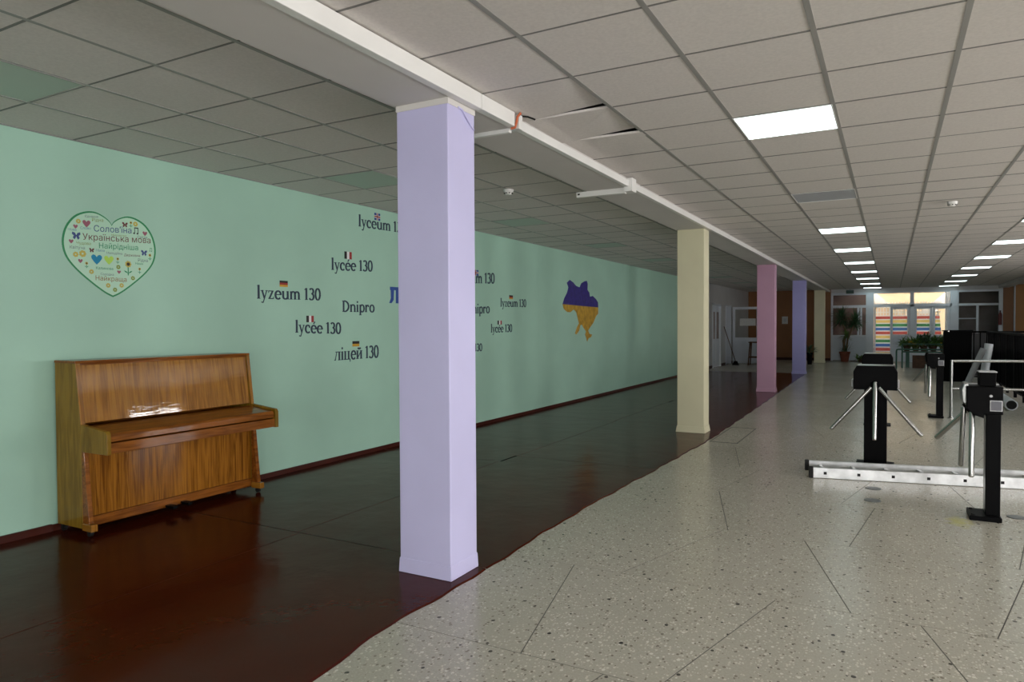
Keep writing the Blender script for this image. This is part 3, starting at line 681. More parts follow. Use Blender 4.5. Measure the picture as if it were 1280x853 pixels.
for a in (('Солов\'їна', 348, 240, 635, 't_blue', .012), ('Українська мова', 262, 303, 780, 't_maroon', .012), ('Найрідніша', 388, 368, 685, 't_green', .02), ('Найкраща', 362, 612, 598, 't_brown', .01), ('Калинова', 365, 528, 495, 't_green', 0), ('Солодка', 400, 573, 500, 't_grey', 0),
          ('Чудова', 215, 338, 325, 't_olive', 0), ('Мова', 150, 232, 215, 't_sky', 0), ('Слово', 245, 222, 325, 't_sky', 0), ('Єднання', 280, 132, 380, 't_grey', .01), ('Рідна', 335, 163, 420, 't_olive', 0), ('Мелодійна', 445, 412, 565, 't_grey', .01), ('Державна', 578, 428, 700, 't_maroon', .01),
          ('Мила', 365, 393, 430, 't_sky', 0), ('Квітуча', 165, 370, 280, 't_grey', 0), ('Рідна', 685, 470, 760, 't_grey', .01), ('Наша', 665, 492, 722, 't_green', 0), ('Милозвучна', 482, 275, 595, 't_olive', 0), ('Світла', 680, 292, 755, 't_grey', 0)):
    font_text(*a[:5], ht)
def hmark(cx, cy, r, mm, kind='heart'):
    y, z = W(60 + cx / 6.094, 250 + cy / 6.094); r = r / 6.094 / 168.0 * 1.02; mb = MB()
    if kind == 'heart':
        pts = [(0, .35), (.25, .7), (.6, .8), (.95, .5), (.9, .1), (.5, -.45), (0, -.95), (-.5, -.45), (-.9, .1), (-.95, .5), (-.6, .8), (-.25, .7)]
        wall_poly(mb, [(y + a * r, z + b * r) for a, b in pts], .0022)
    elif kind == 'flower':
        for k in range(7):
            a = k * 2 * PI / 7
            wall_poly(mb, [(y + r * (.62 * math.cos(a) + .4 * math.cos(q * PI / 3)), z + r * (.62 * math.sin(a) + .4 * math.sin(q * PI / 3))) for q in range(6)], .002 + .00005 * k)
    elif kind == 'butterfly':
        for sx in (-1, 1):
            wall_poly(mb, [(y + sx * a * r, z + b * r) for a, b in ((0, .1), (.3, .7), (.9, .9), (1, .4), (.6, 0), (0, -.1))], .0022)
            wall_poly(mb, [(y + sx * a * r, z + b * r) for a, b in ((0, 0), (.6, -.05), (.8, -.5), (.4, -.9), (.1, -.4))], .0023)
    elif kind == 'note':
        for dx in (-.5, .35):
            wall_poly(mb, rect(y + dx * r, z - .6 * r, y + (dx + .14) * r, z + .8 * r), .0022)
            wall_poly(mb, [(y + (dx - .08) * r + .24 * r * math.cos(q * PI / 4), z - .6 * r + .2 * r * math.sin(q * PI / 4)) for q in range(8)], .0023)
        wall_poly(mb, rect(y - .5 * r, z + .6 * r, y + .49 * r, z + .85 * r), .0024)
    elif kind == 'stalk':
        wall_poly(mb, rect(y - .12 * r, z - r, y + .12 * r, z + r), .0019)
        for sx in (-1, 1): wall_poly(mb, [(y, z - .6 * r), (y + sx * .7 * r, z - .3 * r), (y + sx * r, z + .1 * r), (y + sx * .4 * r, z - .1 * r)], .002)
    mb.build('motif', mm, ht)
for a in ((370, 452, 42, 'cyan'), (463, 458, 38, 'lime'), (292, 180, 30, 'pinkish'), (208, 202, 17, 'pinkish'), (737, 257, 20, 'pinkish'), (175, 315, 17, 'pinkish'), (246, 465, 17, 'pinkish'), (540, 550, 15, 'pinkish')): hmark(*a)
for a in ((230, 162, 18), (665, 185, 20), (263, 410, 26), (210, 415, 20), (535, 512, 17), (330, 547, 18), (646, 597, 17), (458, 652, 18), (560, 652, 18), (510, 685, 17)): hmark(*a, 'petal' if a[2] > 17 else 't_olive', 'flower')
for cx, cy, r in ((610, 490, 26), (293, 483, 11), (530, 450, 11), (697, 527, 11), (775, 422, 12), (630, 174, 11)):
    hmark(cx, cy + r * 2, r * 1.3, 't_green', 'stalk'); hmark(cx, cy, r, 'petal', 'flower')
    y, z = W(60 + cx / 6.094, 250 + cy / 6.094); mb = MB(); wall_poly(mb, [(y + r / 1900 * math.cos(q * PI / 4), z + r / 1900 * math.sin(q * PI / 4)) for q in range(8)], .0028); mb.build('motif', 's_brown', ht)
for a in ((585, 190, 22, 't_maroon'), (332, 384, 18, 't_maroon'), (214, 273, 30, 't_blue'), (731, 405, 25, 't_blue')): hmark(*a, 'butterfly')
hmark(672, 238, 32, 'flag_black', 'note'); hmark(783, 382, 17, 't_green', 'note')

# ------------------------------------------------------------------ turnstiles
def arm_tube(t, a, b, nm='arm'):
    a, b = Vector(a), Vector(b); d = (b - a).normalized()
    o = MB().tube([a, b - d * .012, b - d * .004, b], [.0185, .0185, .016, .010], 14).build(nm, 'chrome', t, True)
    return o
def turnstile_front(label):
    cx, cy = -.135, 7.86
    t = thing('tripod_turnstile', label, 'turnstile', (cx, cy, 0), 'tripod turnstiles')
    box((cx - .17, cy - .14, 0.001), (cx + .17, cy + .16, .014)).build('base_plate', 'black_metal', t, bevel=.004)
    box((cx - .10, cy - .05, .014), (cx + .105, cy + .11, .765)).build('pillar', 'black_metal', t, bevel=.006)
    hd = MB().prism([(cx - .195, .765), (cx + .195, .765), (cx + .195, .945), (cx + .165, 1.003), (cx - .165, 1.003), (cx - .195, .945)], 'y', cy - .13, cy + .15).build('head', 'black_metal', t, bevel=.006)
    box((cx - .16, cy - .128, 1.0035), (cx + .16, cy + .148, 1.0075)).build('pale_top', 'steel', t, bevel=.002)  # added steel sheet stands in for the reflection on the head's top
    for s in (-1, 1): box((cx + s * .197, cy - .10, .79), (cx + s * .212, cy + .10, .86)).build('side_window', 'reader_frame', t, bevel=.003)
    hub = MB().tube([(cx, cy - .10, .82), (cx, cy - .160, .79)], [.05, .04], 20).build('hub', 'black_metal', t, True)
    a = Vector((cx, cy - .165, .82))
    arm_tube(t, (cx - .035, cy - .15, .79), atY(1038, 537, 7.62)); arm_tube(t, (cx, cy - .172, .845), atY(1093, 551, 7.5)); arm_tube(t, (cx + .035, cy - .15, .79), atY(1153, 546, 7.62))
    return t
tf = turnstile_front('front left black tripod turnstile with chrome arms behind the ladder')
t2 = copy_tree(tf); t2.location += Vector((-.03, 3.15, 0)); t2['label'] = 'black turnstile mostly hidden behind the front left one'
def turnstile_side(label, cap=True):
    t = thing('tripod_turnstile', label, 'turnstile', (.64, 6.1, 0), 'tripod turnstiles')
    box((.505, 5.94, .001), (.70, 6.20, .035)).build('base_plate', 'black_metal', t, bevel=.006)
    for x, y in ((.53, 6.16), (.53, 5.98)): MB().lathe([(.012, 0), (.012, .008), (.0, .010)], (x, y, .035), 10).build('bolt', 'black_rubber', t)
    pil = box((.605, 6.0, .035), (.695, 6.14, .80)).build('pillar', 'black_metal', t, bevel=.005)
    box((.6045, 6.02, .05), (.6048, 6.12, .75)).build('side_strip', 'steel', pil)
    MB().prism([(.485, .80), (.535, .755), (.592, .735), (.592, .765), (.705, .765), (.705, .965), (.485, .965)], 'y', 5.99, 6.24).build('head', 'black_metal', t, bevel=.006)
    MB().prism([(.485, .82), (.462, .85), (.455, .93), (.47, .985), (.50, .985), (.50, .82)], 'y', 6.03, 6.20).build('hub_cover', 'steel' if cap else 'black_metal', t, bevel=.008)
    MB().tube([(.53, 6.11, .815), (.49, 6.11, .785)], [.052, .042], 18).build('hub', 'black_metal', t, True)
    rd = box((.625, 5.983, .79), (.70, 5.992, .868)).build('card_reader', 'reader_frame', t, bevel=.002)
    box((.631, 5.981, .796), (.694, 5.9835, .862)).build('reader_face', 'reader_grey', rd)
    MB().tube([(.632, 5.985, .898), (.632, 5.993, .898)], .010, 12).build('indicator', 'reader_frame', t)
    if cap:
        cb = box((.565, 6.02, .966), (.665, 6.16, 1.065)).build('top_box', 'black_matt', t, bevel=.005)
        box((.56, 6.015, 1.0655), (.672, 6.17, 1.073)).build('pale_top', 'reader_frame', cb, bevel=.002)
        box((.51, 6.17, .9655), (.70, 6.235, .972)).build('head_plate', 'reader_frame', t)
    arm_tube(t, (.505, 6.13, .78), atY(1170, 548, 6.32)); arm_tube(t, (.478, 6.11, .80), atY(1201, 583, 6.12)); arm_tube(t, (.525, 6.06, .77), atY(1214, 597, 5.95))
    return t
tr = turnstile_side('nearest black turnstile at the right edge with card reader and hanging chrome arms')
ts = turnstile_side('distant black turnstile with card reader in front of the black cabinet', False); ts.location += Vector((0, 6.2, 0))
box((.66, 12.183, .965), (.70, 12.19, 1.0)).build('sticker', 'reader_frame', ts) if False else None
# ------------------------------------------------------------------ ladder on the floor
lt = thing('ladder', 'aluminium ladder lying across the floor behind the right turnstile', 'ladder', (.5, 7.2, 0))
A = Vector((-.65, 6.91, 0)); D = Vector((1.70, .345, 0)).normalized(); Nn = Vector((-D.y, D.x, 0)); LEN = 3.3; WID = .37
def lbox(u0, u1, v0, v1, z0, z1):
    mb = MB(); P = lambda u, v, z: tuple(A + D * u + Nn * v + Vector((0, 0, z)))
    return mb.add([P(u0, v0, z0), P(u1, v0, z0), P(u1, v1, z0), P(u0, v1, z0), P(u0, v0, z1), P(u1, v0, z1), P(u1, v1, z1), P(u0, v1, z1)], [(3, 2, 1, 0), (4, 5, 6, 7), (0, 1, 5, 4), (1, 2, 6, 5), (2, 3, 7, 6), (3, 0, 4, 7)])
for v in (0, WID - .028):
    r_ = lbox(.025, LEN, v, v + .028, .002, .098).build('rail', 'aluminium', lt, bevel=.003)
    lbox(-.008, .03, v - .004, v + .032, .001, .103).build('foot_cap', 'black_rubber', r_, bevel=.004)
for k in range(12):
    u = .115 + k * .280
    lbox(u, u + .03, .028, WID - .028, .034, .064).build('rung', 'aluminium', lt, bevel=.004)
    lbox(u + .002, u + .028, -.0015, .002, .037, .062).build('hole_shade', 'black_rubber', lt)  # black square stands in for the shade inside the rung hole
# ------------------------------------------------------------------ tubular rail beside the distant turnstile
rl = thing('barrier_rail', 'chrome tubular barrier rail with two bars at the right edge', 'railing', (.8, 12.25, 0))
for x, y in ((.80, 12.25), (1.93, 12.40)):
    MB().tube([(x, y, .01), (x, y, .875)], .021, 14).build('post', 'steel', rl, True)
    MB().lathe([(.055, 0), (.055, .008), (.026, .014), (.022, .03)], (x, y, .001), 18).build('foot_plate', 'chrome', rl, True)
for z in (.86, .445): MB().tube([(.80, 12.25, z), (1.93, 12.40, z + .008)], .020, 14).build('bar', 'chrome', rl, True)

# ------------------------------------------------------------------ black cabinet and cloakroom railing
bc = thing('black_cabinet', 'tall black board cabinet beyond the turnstiles', 'cabinet', (1.42, 20.2, 0))
box((1.14, 20.0, .0), (1.72, 20.4, 1.235)).build('body', 'black_matt', bc, bevel=.006)
box((1.12, 19.97, 1.236), (1.74, 20.43, 1.26)).build('top', 'black_metal', bc, bevel=.004)
box((1.225, 19.965, 1.225), (1.25, 19.99, 1.25)).build('latch', 'chrome', bc)
rg = thing('cloakroom_railing', 'black railing with upright bars along the right side of the hall', 'railing', (2.1, 17, 0))
box((2.04, 12.0, 1.19), (2.14, 20.35, 1.235)).build('handrail', 'black_metal', rg, bevel=.006)
box((2.075, 12.0, .10), (2.105, 20.35, .13)).build('lower_rail', 'black_metal', rg)
box((1.745, 20.32, 1.19), (3.2, 20.42, 1.235)).build('handrail', 'black_metal', rg, bevel=.006)
box((1.745, 20.35, .10), (3.2, 20.39, .13)).build('lower_rail', 'black_metal', rg)
for k in range(9): box((2.065, 12.1 + k * 1.02, .0), (2.115, 12.15 + k * 1.02, 1.19)).build('post', 'black_metal', rg)
src = box((2.08, 12.2, .13), (2.10, 12.22, 1.19)).build('baluster', 'black_metal', rg)
for k in range(1, 66):
    o = src.copy(); COL.objects.link(o); o.location.y += k * .123
for k in range(11):
    o = src.copy(); COL.objects.link(o); o.location += Vector((-.30 + k * .13, 8.16, 0))
# dark panels added for the dark region with coats behind the railing
box((1.76, 20.40, .14), (3.2, 20.415, 1.18)).build('panel', 'dark_cover', rg)
for k in range(3):
    box((2.17, 12.1 + k * 2.8, .14), (2.185, 14.75 + k * 2.8, .80 + .1 * (k % 2))).build('panel', 'dark_cover', rg)
# white rolls
def up_roll(pt, pb, Y, r_, mm, label):
    a = atY(*pt, Y + .05); b = atY(*pb, Y); d = (a - b).normalized(); b = b + d * ((.004 + r_ * math.sqrt(max(0, 1 - d.z * d.z)) - b.z) / d.z)
    t = thing('paper_roll', label, 'roll', (b.x, b.y, 0), 'white rolls')
    MB().tube([b, a], r_, 20).build('sheet', mm, t, True)
    MB().tube([a + d * .001, a + d * .003], r_ * .55, 16).build('hollow_shade', 'black_rubber', t)  # black disc stands in for the shaded hollow of the roll
up_roll((1236.3, 430), (1227.5, 487), 17.8, .08, 'roll_white', 'tall white roll standing upright behind the chrome barrier')
up_roll((1229.5, 436), (1207, 484), 17.55, .06, 'roll_grey', 'greyish roll leaning against the upright white roll')
ro = thing('paper_roll', 'white tube lying on the floor by the black railing, dark open end', 'roll', (1.75, 13.8, 0), 'white rolls')
d0, d1 = Vector((1.72, 13.7, .095)), Vector((1.72, 15.1, .095))
MB().tube([d0, d1], .09, 20).build('sheet', 'roll_white', ro, True)
MB().tube([d0 - Vector((0, .004, 0)), d0 + Vector((0, .001, 0))], .072, 20).build('hollow_shade', 'black_rubber', ro)  # shade inside the tube drawn as a black disc
# green low barrier
gb = thing('green_barrier', 'low green tube barrier between the turnstiles and the planter', 'barrier', (.6, 21, 0))
MB().tube([(.13, 21, .0), (.13, 21, .70), (.14, 21, .735), (.17, 21, .745), (1.5, 21, .745), (1.53, 21, .735), (1.54, 21, .70), (1.54, 21, .0)], .02, 10).build('frame', 'green_metal', gb, True)
MB().tube([(.83, 21, .0), (.83, 21, .74)], .018, 8).build('post', 'green_metal', gb, True)

# ------------------------------------------------------------------ plants
def blade(mb, base, az, el, L, wd, droop, n=5):
    d = Vector((math.cos(az) * math.cos(el), math.sin(az) * math.cos(el), math.sin(el))); sd = Vector((-math.sin(az), math.cos(az), 0)); p_ = Vector(base); vs = []
    for k in range(n + 1):
        t_ = k / n; w_ = wd * (.55 + .9 * t_ if t_ < .4 else 1.0 * (1 - t_) / .6 * .91)
        vs += [p_ + sd * w_ / 2, p_ - Vector((0, 0, w_ * .18)), p_ - sd * w_ / 2]
        d = (d + Vector((0, 0, -droop / n))).normalized(); p_ = p_ + d * L / n
    fs = []
    for k in range(n):
        for j in (0, 1): fs.append((k * 3 + j, k * 3 + j + 1, k * 3 + j + 4, k * 3 + j + 3))
    mb.add(vs, fs)
def pot(t, c, r, hgt, mm):
    o = MB().lathe([(r * .68, 0), (r * .95, hgt * .82), (r * 1.06, hgt * .83), (r * 1.06, hgt), (r * .95, hgt), (r * .92, hgt * .93), (.001, hgt * .92)], c, 22).build('pot', mm, t, True)
    return o
rnd = random.Random(3)
pc = Vector((-1.53, 28.95, 0))
pl = thing('potted_palm', 'tall yucca palm with two leafy crowns in a terracotta pot', 'plant', pc)
pot(pl, pc, .185, .38, 'terracotta')
st = MB(); tops = [Vector((-1.66, 28.95, 1.62)), Vector((-1.19, 28.95, 1.48)), Vector((-1.50, 28.9, .98))]
st.tube([pc + Vector((0, 0, .34)), pc + Vector((-.05, 0, .8)), pc + Vector((.05, 0, 1.05)), tops[0]], [.04, .035, .03, .025], 8)
st.tube([pc + Vector((.04, .03, .34)), pc + Vector((.1, 0, .85)), pc + Vector((.2, 0, 1.1)), tops[1]], [.035, .03, .028, .022], 8)
st.tube([pc + Vector((-.03, -.05, .34)), tops[2]], [.025, .018], 8)
st.build('stem', 'stem_brown', pl, True)
for tp, n_, L in ((tops[0], 130, .56), (tops[1], 110, .5), (tops[2], 36, .33)):
    mb = MB()
    for k in range(n_):
        blade(mb, tp + Vector((0, 0, rnd.uniform(-.12, .12))), rnd.uniform(0, 2 * PI), rnd.uniform(-.5, 1.45), L * rnd.uniform(.7, 1.1), .062, rnd.uniform(.2, .9))
    mb.build('crown', 'leaf_dark' if n_ > 50 else 'leaf_mid', pl)
mb = MB()
for k in range(14): blade(mb, pc + Vector((rnd.uniform(-.1, .1), rnd.uniform(-.1, .05), .36)), rnd.uniform(0, 2 * PI), rnd.uniform(.7, 1.4), rnd.uniform(.3, .6), .03, .7)
mb.build('undergrowth', 'leaf_dark', pl)
def bush(name, label, c, r, hgt, n_, L, leafm, potm='terracotta', pr=.14, ph=.22, group=None, flowers=0, wd=.065):
    t = thing(name, label, 'plant', c, group); pot(t, c, pr, ph, potm); c = Vector(c); mb = MB()
    for k in range(n_):
        b_ = c + Vector((rnd.gauss(0, r * .35), rnd.gauss(0, r * .35), ph + rnd.uniform(0, max(hgt - L * .6, .02))))
        blade(mb, b_, rnd.uniform(0, 2 * PI), rnd.uniform(-.1, 1.3), L * rnd.uniform(.6, 1.1), wd, rnd.uniform(.3, 1.3), 4)
    mb.build('foliage', leafm, t)
    s_ = MB()
    for k in range(5): s_.tube([c + Vector((rnd.uniform(-.03, .03), rnd.uniform(-.03, .03), ph * .9)), c + Vector((rnd.gauss(0, r * .3), rnd.gauss(0, r * .3), ph + hgt * .7))], [.008, .005], 5)
    s_.build('stem', 'stem_brown', t)
    if flowers:
        f_ = MB()
        for k in range(flowers): q = c + Vector((rnd.gauss(0, r * .45), -rnd.uniform(.05, r * .8), ph + rnd.uniform(.0, hgt * .6))); f_.lathe([(.002, -.03), (.03, -.015), (.035, .01), (.002, .025)], q, 7)
        f_.build('flower', 'leaf_yellow', t)
    return t
bush('potted_plant', 'low spreading green plant in a pot right of the palm', (-.98, 28.9, 0), .22, .16, 50, .26, 'leaf_mid', 'soil_box', .12, .14)
t = bush('potted_plant', 'dark leafy plant in a square black pot between violet and far cream columns', (-2.52, 26.55, .0), .14, .34, 26, .28, 'leaf_dark', 'black_matt', .10, .42)
# planter stand in front of the doors
ps = thing('planter_stand', 'green planter stand in front of the glazed doors', 'planter', (.9, 25.7, 0))
for x in (.32, 1.62):
    for y in (25.45, 25.95): box((x - .02, y - .02, 0), (x + .02, y + .02, .78)).build('leg', 'green_metal', ps)
box((.30, 25.43, .50), (1.64, 25.97, .54)).build('shelf', 'green_metal', ps); box((.30, 25.43, .76), (1.64, 25.45, .79)).build('rim', 'green_metal', ps); box((.30, 25.95, .76), (1.64, 25.97, .79)).build('rim', 'green_metal', ps)
box((.42, 25.46, .02), (.52, 25.94, .50)).build('side_board', 'green_metal', ps)
tr_ = box((.60, 25.3, .01), (1.25, 25.42, .42)).build('front_box', 'soil_box', ps, bevel=.005)
for k, (x, lab, lm, h_, fl) in enumerate(((.45, 'leafy plant at the left end of the planter stand', 'leaf_mid', .30, 0), (.70, 'yellow flowering plant on the planter stand', 'leaf_mid', .26, 12), (.92, 'tallest dark plant in the middle of the planter stand', 'leaf_dark', .46, 0), (1.18, 'bright green plant on the planter stand beside the tallest', 'leaf_mid', .34, 0), (1.45, 'pale green plant on the right of the planter stand', 'leaf_mid', .40, 2))):
    bush('potted_plant', lab, (x, 25.7, .54), .27, h_, 120, .30, lm, 'soil_box', .11, .18, 'plants on the planter stand', fl)

# ------------------------------------------------------------------ far glazing
def glaze(n_, rects, name, label, kind='structure'): pass
win1 = tag(MB().box((-2.05, FY + .02, 0), (-1.98, FY + .12, 2.62)).box((-.84, FY, 0), (-.575, FY + .14, 2.62)).box((-1.98, FY + .02, .93), (-.84, FY + .12, 1.0)).box((-1.98, FY + .02, 2.04), (-.84, FY + .12, 2.14)).box((-1.98, FY + .02, 2.53), (-.84, FY + .12, 2.62)).box((-1.135, FY + .02, 1.0), (-1.06, FY + .12, 2.04)).box((-1.03, FY + .02, 1.0), (-.97, FY + .12, 2.04)).build('window_1', 'pvc_white', bevel=.004), 'white framed window left of the far doors behind the palm', 'window', None, 'structure')
box((-1.98, FY + .05, .03), (-.84, FY + .10, .93)).build('lower_panel', 'pvc_panel', win1)
for a, b, c, d in ((-1.98, 1.0, -1.135, 2.04), (-1.06, 1.0, -1.03, 2.04), (-.97, 1.0, -.84, 2.04), (-1.98, 2.14, -.84, 2.53)): box((a, FY + .065, b), (c, FY + .075, d)).build('pane', 'door_glass', win1)
dr = tag(MB().box((.612, FY, 0), (.74, FY + .14, 2.62)).box((-.575, FY, 2.05), (1.93, FY + .12, 2.15)).box((1.863, FY, 0), (2.096, FY + .14, 2.62)).box((-.575, FY + .02, 2.57), (1.863, FY + .12, 2.62)).build('door_1', 'pvc_white', bevel=.004), 'white frame of the glazed entrance doors at the far end', 'door', None, 'structure')
for a, b in ((-.575, .612), (.74, 1.863)): box((a, FY + .06, 2.15), (b, FY + .07, 2.57)).build('transom_pane', 'glass', dr)
def leaf(x0, x1, parent, hinge=None):
    s_ = .085
    mb = MB().box((x0, FY + .03, .02), (x0 + s_, FY + .09, 2.05)).box((x1 - s_, FY + .03, .02), (x1, FY + .09, 2.05)).box((x0 + s_, FY + .03, .02), (x1 - s_, FY + .09, .14)).box((x0 + s_, FY + .03, .92), (x1 - s_, FY + .09, 1.02)).box((x0 + s_, FY + .03, 1.96), (x1 - s_, FY + .09, 2.05))
    o = mb.build('door_leaf', 'pvc_white', parent, bevel=.003)
    box((x0 + s_, FY + .045, .14), (x1 - s_, FY + .075, .92)).build('panel', 'pvc_panel', o); box((x0 + s_, FY + .055, 1.02), (x1 - s_, FY + .065, 1.96)).build('pane', 'glass', o)
    box((x1 - s_ + .02, FY - .02, 1.0), (x1 - s_ + .045, FY + .03, 1.16)).build('handle', 'steel', o)
leaf(-.03, .61, dr); leaf(.742, 1.32, dr); leaf(1.325, 1.862, dr)
# the leaf that stands open, swung outwards
ol = MB().box((-.56, FY + .14, .02), (-.52, FY + .22, 2.05)).box((-.56, FY + .64, .02), (-.52, FY + .72, 2.05)).box((-.56, FY + .22, .02), (-.52, FY + .64, .14)).box((-.56, FY + .22, .92), (-.52, FY + .64, 1.02)).box((-.56, FY + .22, 1.96), (-.52, FY + .64, 2.05)).build('open_leaf', 'pvc_white', dr)
box((-.55, FY + .22, 1.02), (-.53, FY + .64, 1.96)).build('pane', 'glass', ol); box((-.55, FY + .22, .14), (-.53, FY + .64, .92)).build('panel', 'pvc_panel', ol)
win2 = tag(MB().box((2.096, FY + .02, 0), (2.13, FY + .12, 2.62)).box((3.31, FY, 0), (3.43, FY + .14, 2.62)).box((2.13, FY + .02, .93), (3.31, FY + .12, 1.0)).box((2.13, FY + .02, 2.06), (3.31, FY + .12, 2.14)).box((2.656, FY + .02, 1.0), (2.727, FY + .12, 2.06)).box((2.13, FY + .02, 2.55), (3.31, FY + .12, 2.62)).box((2.13, FY + .03, 1.58), (2.656, FY + .1, 1.62)).build('window_2', 'pvc_white', bevel=.004), 'dim white framed window right of the far doors', 'window', None, 'structure')
box((2.13, FY + .05, .03), (3.31, FY + .10, .93)).build('lower_panel', 'pvc_panel', win2)
for a, b, c, d in ((2.13, 1.0, 2.656, 1.58), (2.13, 1.62, 2.656, 2.06), (2.727, 1.0, 3.31, 2.06), (2.13, 2.14, 3.31, 2.55)): box((a, FY + .065, b), (c, FY + .075, d)).build('pane', 'door_glass', win2)
es = thing('exit_sign', 'small dark green exit sign box above the palm', 'sign', (-1.385, FY - .05, 2.66))
box((-1.52, FY - .08, 2.585), (-1.25, FY - .02, 2.715)).build('box', 'exit_green', es, bevel=.006)
MB().tube([(-1.385, FY - .05, 2.71), (-1.385, FY - .05, CZ)], .01, 6).build('hanger', 'steel', es)
nt = thing('notice', 'pale paper notice pinned to the brown far wall', 'notice', (-3.717, FY, 1.58))
box((-3.83, FY - .006, 1.44), (-3.61, FY - .001, 1.735)).build('sheet', 'paper', nt)
box((-3.77, FY - .008, 1.52), (-3.67, FY - .0061, 1.66)).build('picture', 'reader_frame', nt)
fe = thing('fire_extinguisher', 'small red extinguisher hanging at the dim far right window', 'extinguisher', (3.345, FY - .06, 1.35))
MB().lathe([(.001, 1.36), (.05, 1.365), (.055, 1.4), (.055, 1.72), (.04, 1.78), (.018, 1.81), (.018, 1.84)], (3.345, FY - .057, 0), 14).build('cylinder', 't_maroon', fe, True)
box((3.325, FY - .12, 1.84), (3.365, FY - .01, 1.87)).build('valve', 'black_metal', fe); box((3.32, FY - .012, 1.5), (3.37, FY, 1.6)).build('bracket', 'black_metal', fe)

# left wall doors, open leaf, stool, broom
d2 = tag(MB().box((WX - .1, dA[0], 0), (WX + .02, dA[0] + .06, DH)).box((WX - .1, dA[1] - .06, 0), (WX + .02, dA[1], DH)).box((WX - .1, dA[0], DH - .06), (WX + .02, dA[1], DH)).build('door_2', 'pvc_white'), 'closed white double door in the left wall near the far corner', 'door', None, 'structure')
for a, b in ((dA[0] + .06, 23.62), (23.63, dA[1] - .06)):
    o = box((WX - .08, a, .01), (WX - .03, b, DH - .06)).build('door_leaf', 'pvc_white', d2, bevel=.003)
    box((WX - .031, a + .12, .95), (WX - .024, b - .12, 1.85)).build('pane', 'vestibule_grey', o)
    box((WX - .031, a + .12, .15), (WX - .026, b - .12, .80)).build('panel', 'pvc_panel', o)
d3 = tag(MB().box((WX - .2, dB[0], 0), (WX + .02, dB[0] + .05, DH)).box((WX - .2, dB[1] - .05, 0), (WX + .02, dB[1], DH)).box((WX - .2, dB[0], DH - .05), (WX + .02, dB[1], DH)).build('door_3', 'pvc_white'), 'open white door with glass upper half in the far left corner', 'door', None, 'structure')
X0, X1, YD = WX + .06, WX + .98, 26.0
o = MB().box((X0, YD, .02), (X0 + .09, YD + .045, 2.06)).box((X1 - .09, YD, .02), (X1, YD + .045, 2.06)).box((X0 + .09, YD, .02), (X1 - .09, YD + .045, .12)).box((X0 + .09, YD, .86), (X1 - .09, YD + .045, .95)).box((X0 + .09, YD, 1.97), (X1 - .09, YD + .045, 2.06)).build('door_leaf', 'pvc_white', d3, bevel=.003)
box((X0 + .09, YD + .01, .12), (X1 - .09, YD + .035, .86)).build('panel', 'pvc_panel', o); box((X0 + .09, YD + .018, .95), (X1 - .09, YD + .026, 1.97)).build('pane', 'door_glass', o)
box((X0 + .25, YD + .008, 1.38), (X1 - .12, YD + .017, 1.64)).build('notice', 'paper', o)
box((X1 - .07, YD - .04, 1.0), (X1 - .04, YD, 1.12)).build('handle', 'steel', o)
sl = thing('wooden_stool', 'tall dark wooden stool by the open white door', 'stool', (-4.2, 25.4, 0))
sx, sy = -4.18, 25.35
box((sx - .19, sy - .19, .78), (sx + .19, sy + .19, .82)).build('seat', 'stool_wood', sl, bevel=.006)
for a in (-1, 1):
    for b in (-1, 1): MB().add([(sx + a * (.14 + d * .05) + e, sy + b * (.14 + d * .05) + g, z) for z, d in ((0, 1), (.78, 0)) for e, g in ((-.02, -.02), (.02, -.02), (.02, .02), (-.02, .02))], [(3, 2, 1, 0), (4, 5, 6, 7), (0, 1, 5, 4), (1, 2, 6, 5), (2, 3, 7, 6), (3, 0, 4, 7)]).build('leg', 'stool_wood', sl)
for a in (-1, 1):
    box((sx - .17, sy + a * .17 - .012, .26), (sx + .17, sy + a * .17 + .012, .30)).build('stretcher', 'stool_wood', sl); box((sx + a * .17 - .012, sy - .17, .26), (sx + a * .17 + .012, sy + .17, .30)).build('stretcher', 'stool_wood', sl)
br = thing('broom', 'broom leaning on the white wall between the two doors', 'broom', (-4.72, 24.75, 0))
MB().tube([(-4.72, 24.75, .14), (-5.095, 24.65, 1.36)], .013, 8).build('handle', 'stool_wood', br, True)
MB().prism([(-4.83, .015), (-4.61, .015), (-4.67, .16), (-4.77, .16)], 'y', 24.72, 24.78).build('head', 'black_matt', br)

# ------------------------------------------------------------------ outside
tag(box((-9, FY + .1, -.3), (12, 46, -.02)).build('ground_outside', 'asphalt'), 'grey pavement outside the entrance doors', 'ground', None, 'structure')
SX0, SX1, SY0, RIS, TRD = -.62, 1.80, 31.4, .163, .29
sw = thing('painted_stairs', 'outdoor steps with rainbow painted risers beyond the doors', 'stairs', (.6, SY0, 0))
cs = ['stair_green', 'stair_yellow', 'stair_red', 'stair_blue']; seq = ['stair_green', 'stair_yellow', 'stair_red', 'stair_blue', 'stair_green', 'stair_yellow', 'stair_red', 'stair_blue', 'stair_green', 'stair_yellow', 'stair_red']
for k in range(11):
    y = SY0 + k * TRD; z = k * RIS
    st_ = box((SX0, y, -.02), (SX1, y + TRD + (1.6 if k == 10 else 0), z + RIS)).build('step', 'stair_white', sw)
    box((SX0 + .005, y - .006, z + .002), (SX1 - .005, y - .001, z + RIS - .045)).build('riser_paint', seq[k], st_)
TOPZ, TOPY = 11 * RIS, SY0 + 10 * TRD
fn = thing('picket_fence', 'white picket fence on top of the painted steps', 'fence', (.6, TOPY + .9, TOPZ))
for z in (.12, .48): box((SX0 - .1, TOPY + .92, TOPZ + z), (SX1 + .1, TOPY + .95, TOPZ + z + .05)).build('rail', 'fence_white', fn)
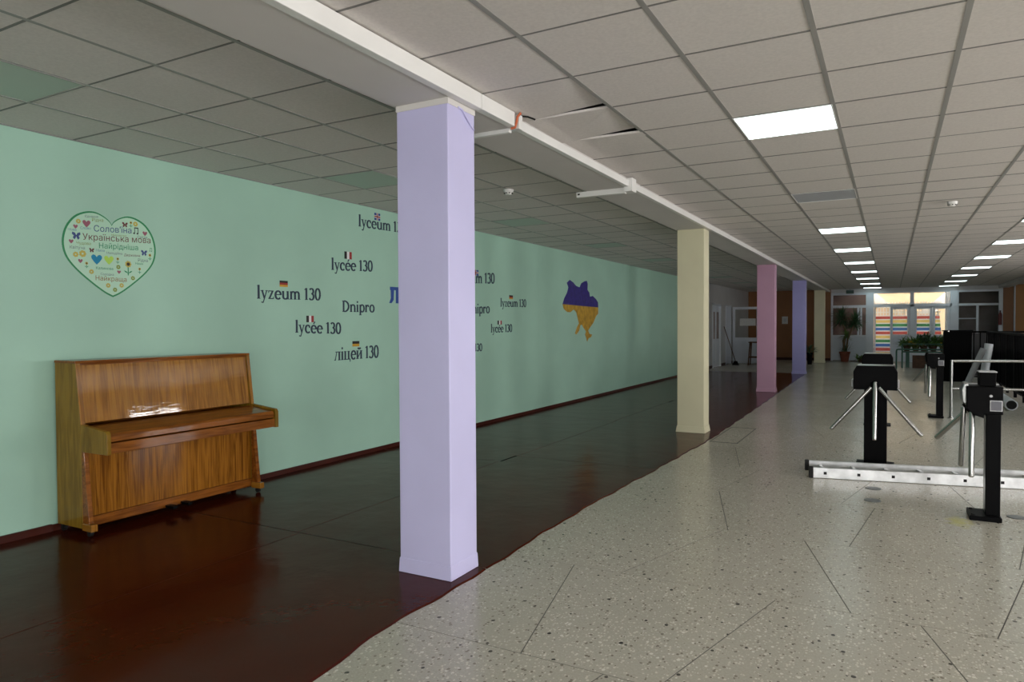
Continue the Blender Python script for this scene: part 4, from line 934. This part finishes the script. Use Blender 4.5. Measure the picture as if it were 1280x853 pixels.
for k in range(22):
    x = SX0 - .05 + k * .115; MB().prism([(x, TOPZ + .0), (x + .05, TOPZ), (x + .05, TOPZ + .56), (x + .025, TOPZ + .62), (x, TOPZ + .56)], 'y', TOPY + .89, TOPY + .92).build('picket', 'fence_white', fn)
bb = thing('beige_building', 'sunny beige building wall beyond the painted steps', 'building', (.6, 38.5, 0))
box((-6, 38.5, -.02), (9, 38.9, 5)).build('wall', 'beige_wall', bb)
MB().prism([(1.15, 1.9), (1.75, 1.9), (3.2, 3.25), (2.6, 3.25)], 'y', 38.44, 38.499).build('stair_band', 'beige_light', bb)
MB().prism([(-1.6, 3.2), (-.9, 3.2), (.1, 2.2), (-.6, 2.2)], 'y', 38.44, 38.499).build('stair_band', 'beige_light', bb)
box((-6, 38.40, 3.05), (9, 38.499, 3.25)).build('ledge', 'beige_light', bb)
tag(box((1.82, 31.2, -.02), (2.0, 31.4, 3.44)).build('canopy_post', 'fence_white'), 'white canopy post right of the painted steps', 'post')
tag(MB().box((-3.2, 31.7, -.02), (-3.0, 38.5, 3.3)).build('wall_shade_left', 'beige_wall'), 'added unseen beige wall shading the entrance court, left', 'wall', None, 'structure')  # unseen wall added to cut the daylight in the court
tag(MB().box((4.5, 31.4, -.02), (4.7, 37.2, 3.3)).build('wall_shade_right', 'beige_wall'), 'added unseen beige wall shading the entrance court, right', 'wall', None, 'structure')  # added out of view as well, to dim the court from this side
# porch walls behind the side windows; sides and roofs added to darken them
tag(MB().box((-2.6, FY + 1.9, -.02), (-.9, FY + 2.1, 3.4)).box((-2.8, FY + .2, -.02), (-2.6, FY + 2.1, 3.4)).box((-2.8, FY + .2, 3.1), (-.75, FY + 2.1, 3.3)).build('wall_porch_left', 'vestibule_red'), 'reddish porch wall behind the palm window', 'wall', None, 'structure')
tag(MB().box((2.15, FY + 1.6, -.02), (4.2, FY + 1.8, 3.4)).box((2.05, FY + .2, -.02), (2.15, FY + 1.8, 3.4)).box((2.05, FY + .2, 3.1), (4.2, FY + 1.8, 3.3)).box((4.1, FY + .2, -.02), (4.2, FY + 1.8, 3.4)).build('wall_porch_right', 'vestibule_grey'), 'dim porch wall behind the right window', 'wall', None, 'structure')
tag(MB().box((-3, FY + .2, 3.45), (4.4, 37.95, 3.65)).build('shade_canopy', 'beam_paint'), 'added unseen white canopy that shades the entrance court', 'canopy')  # added roof, out of view, keeps daylight off the steps
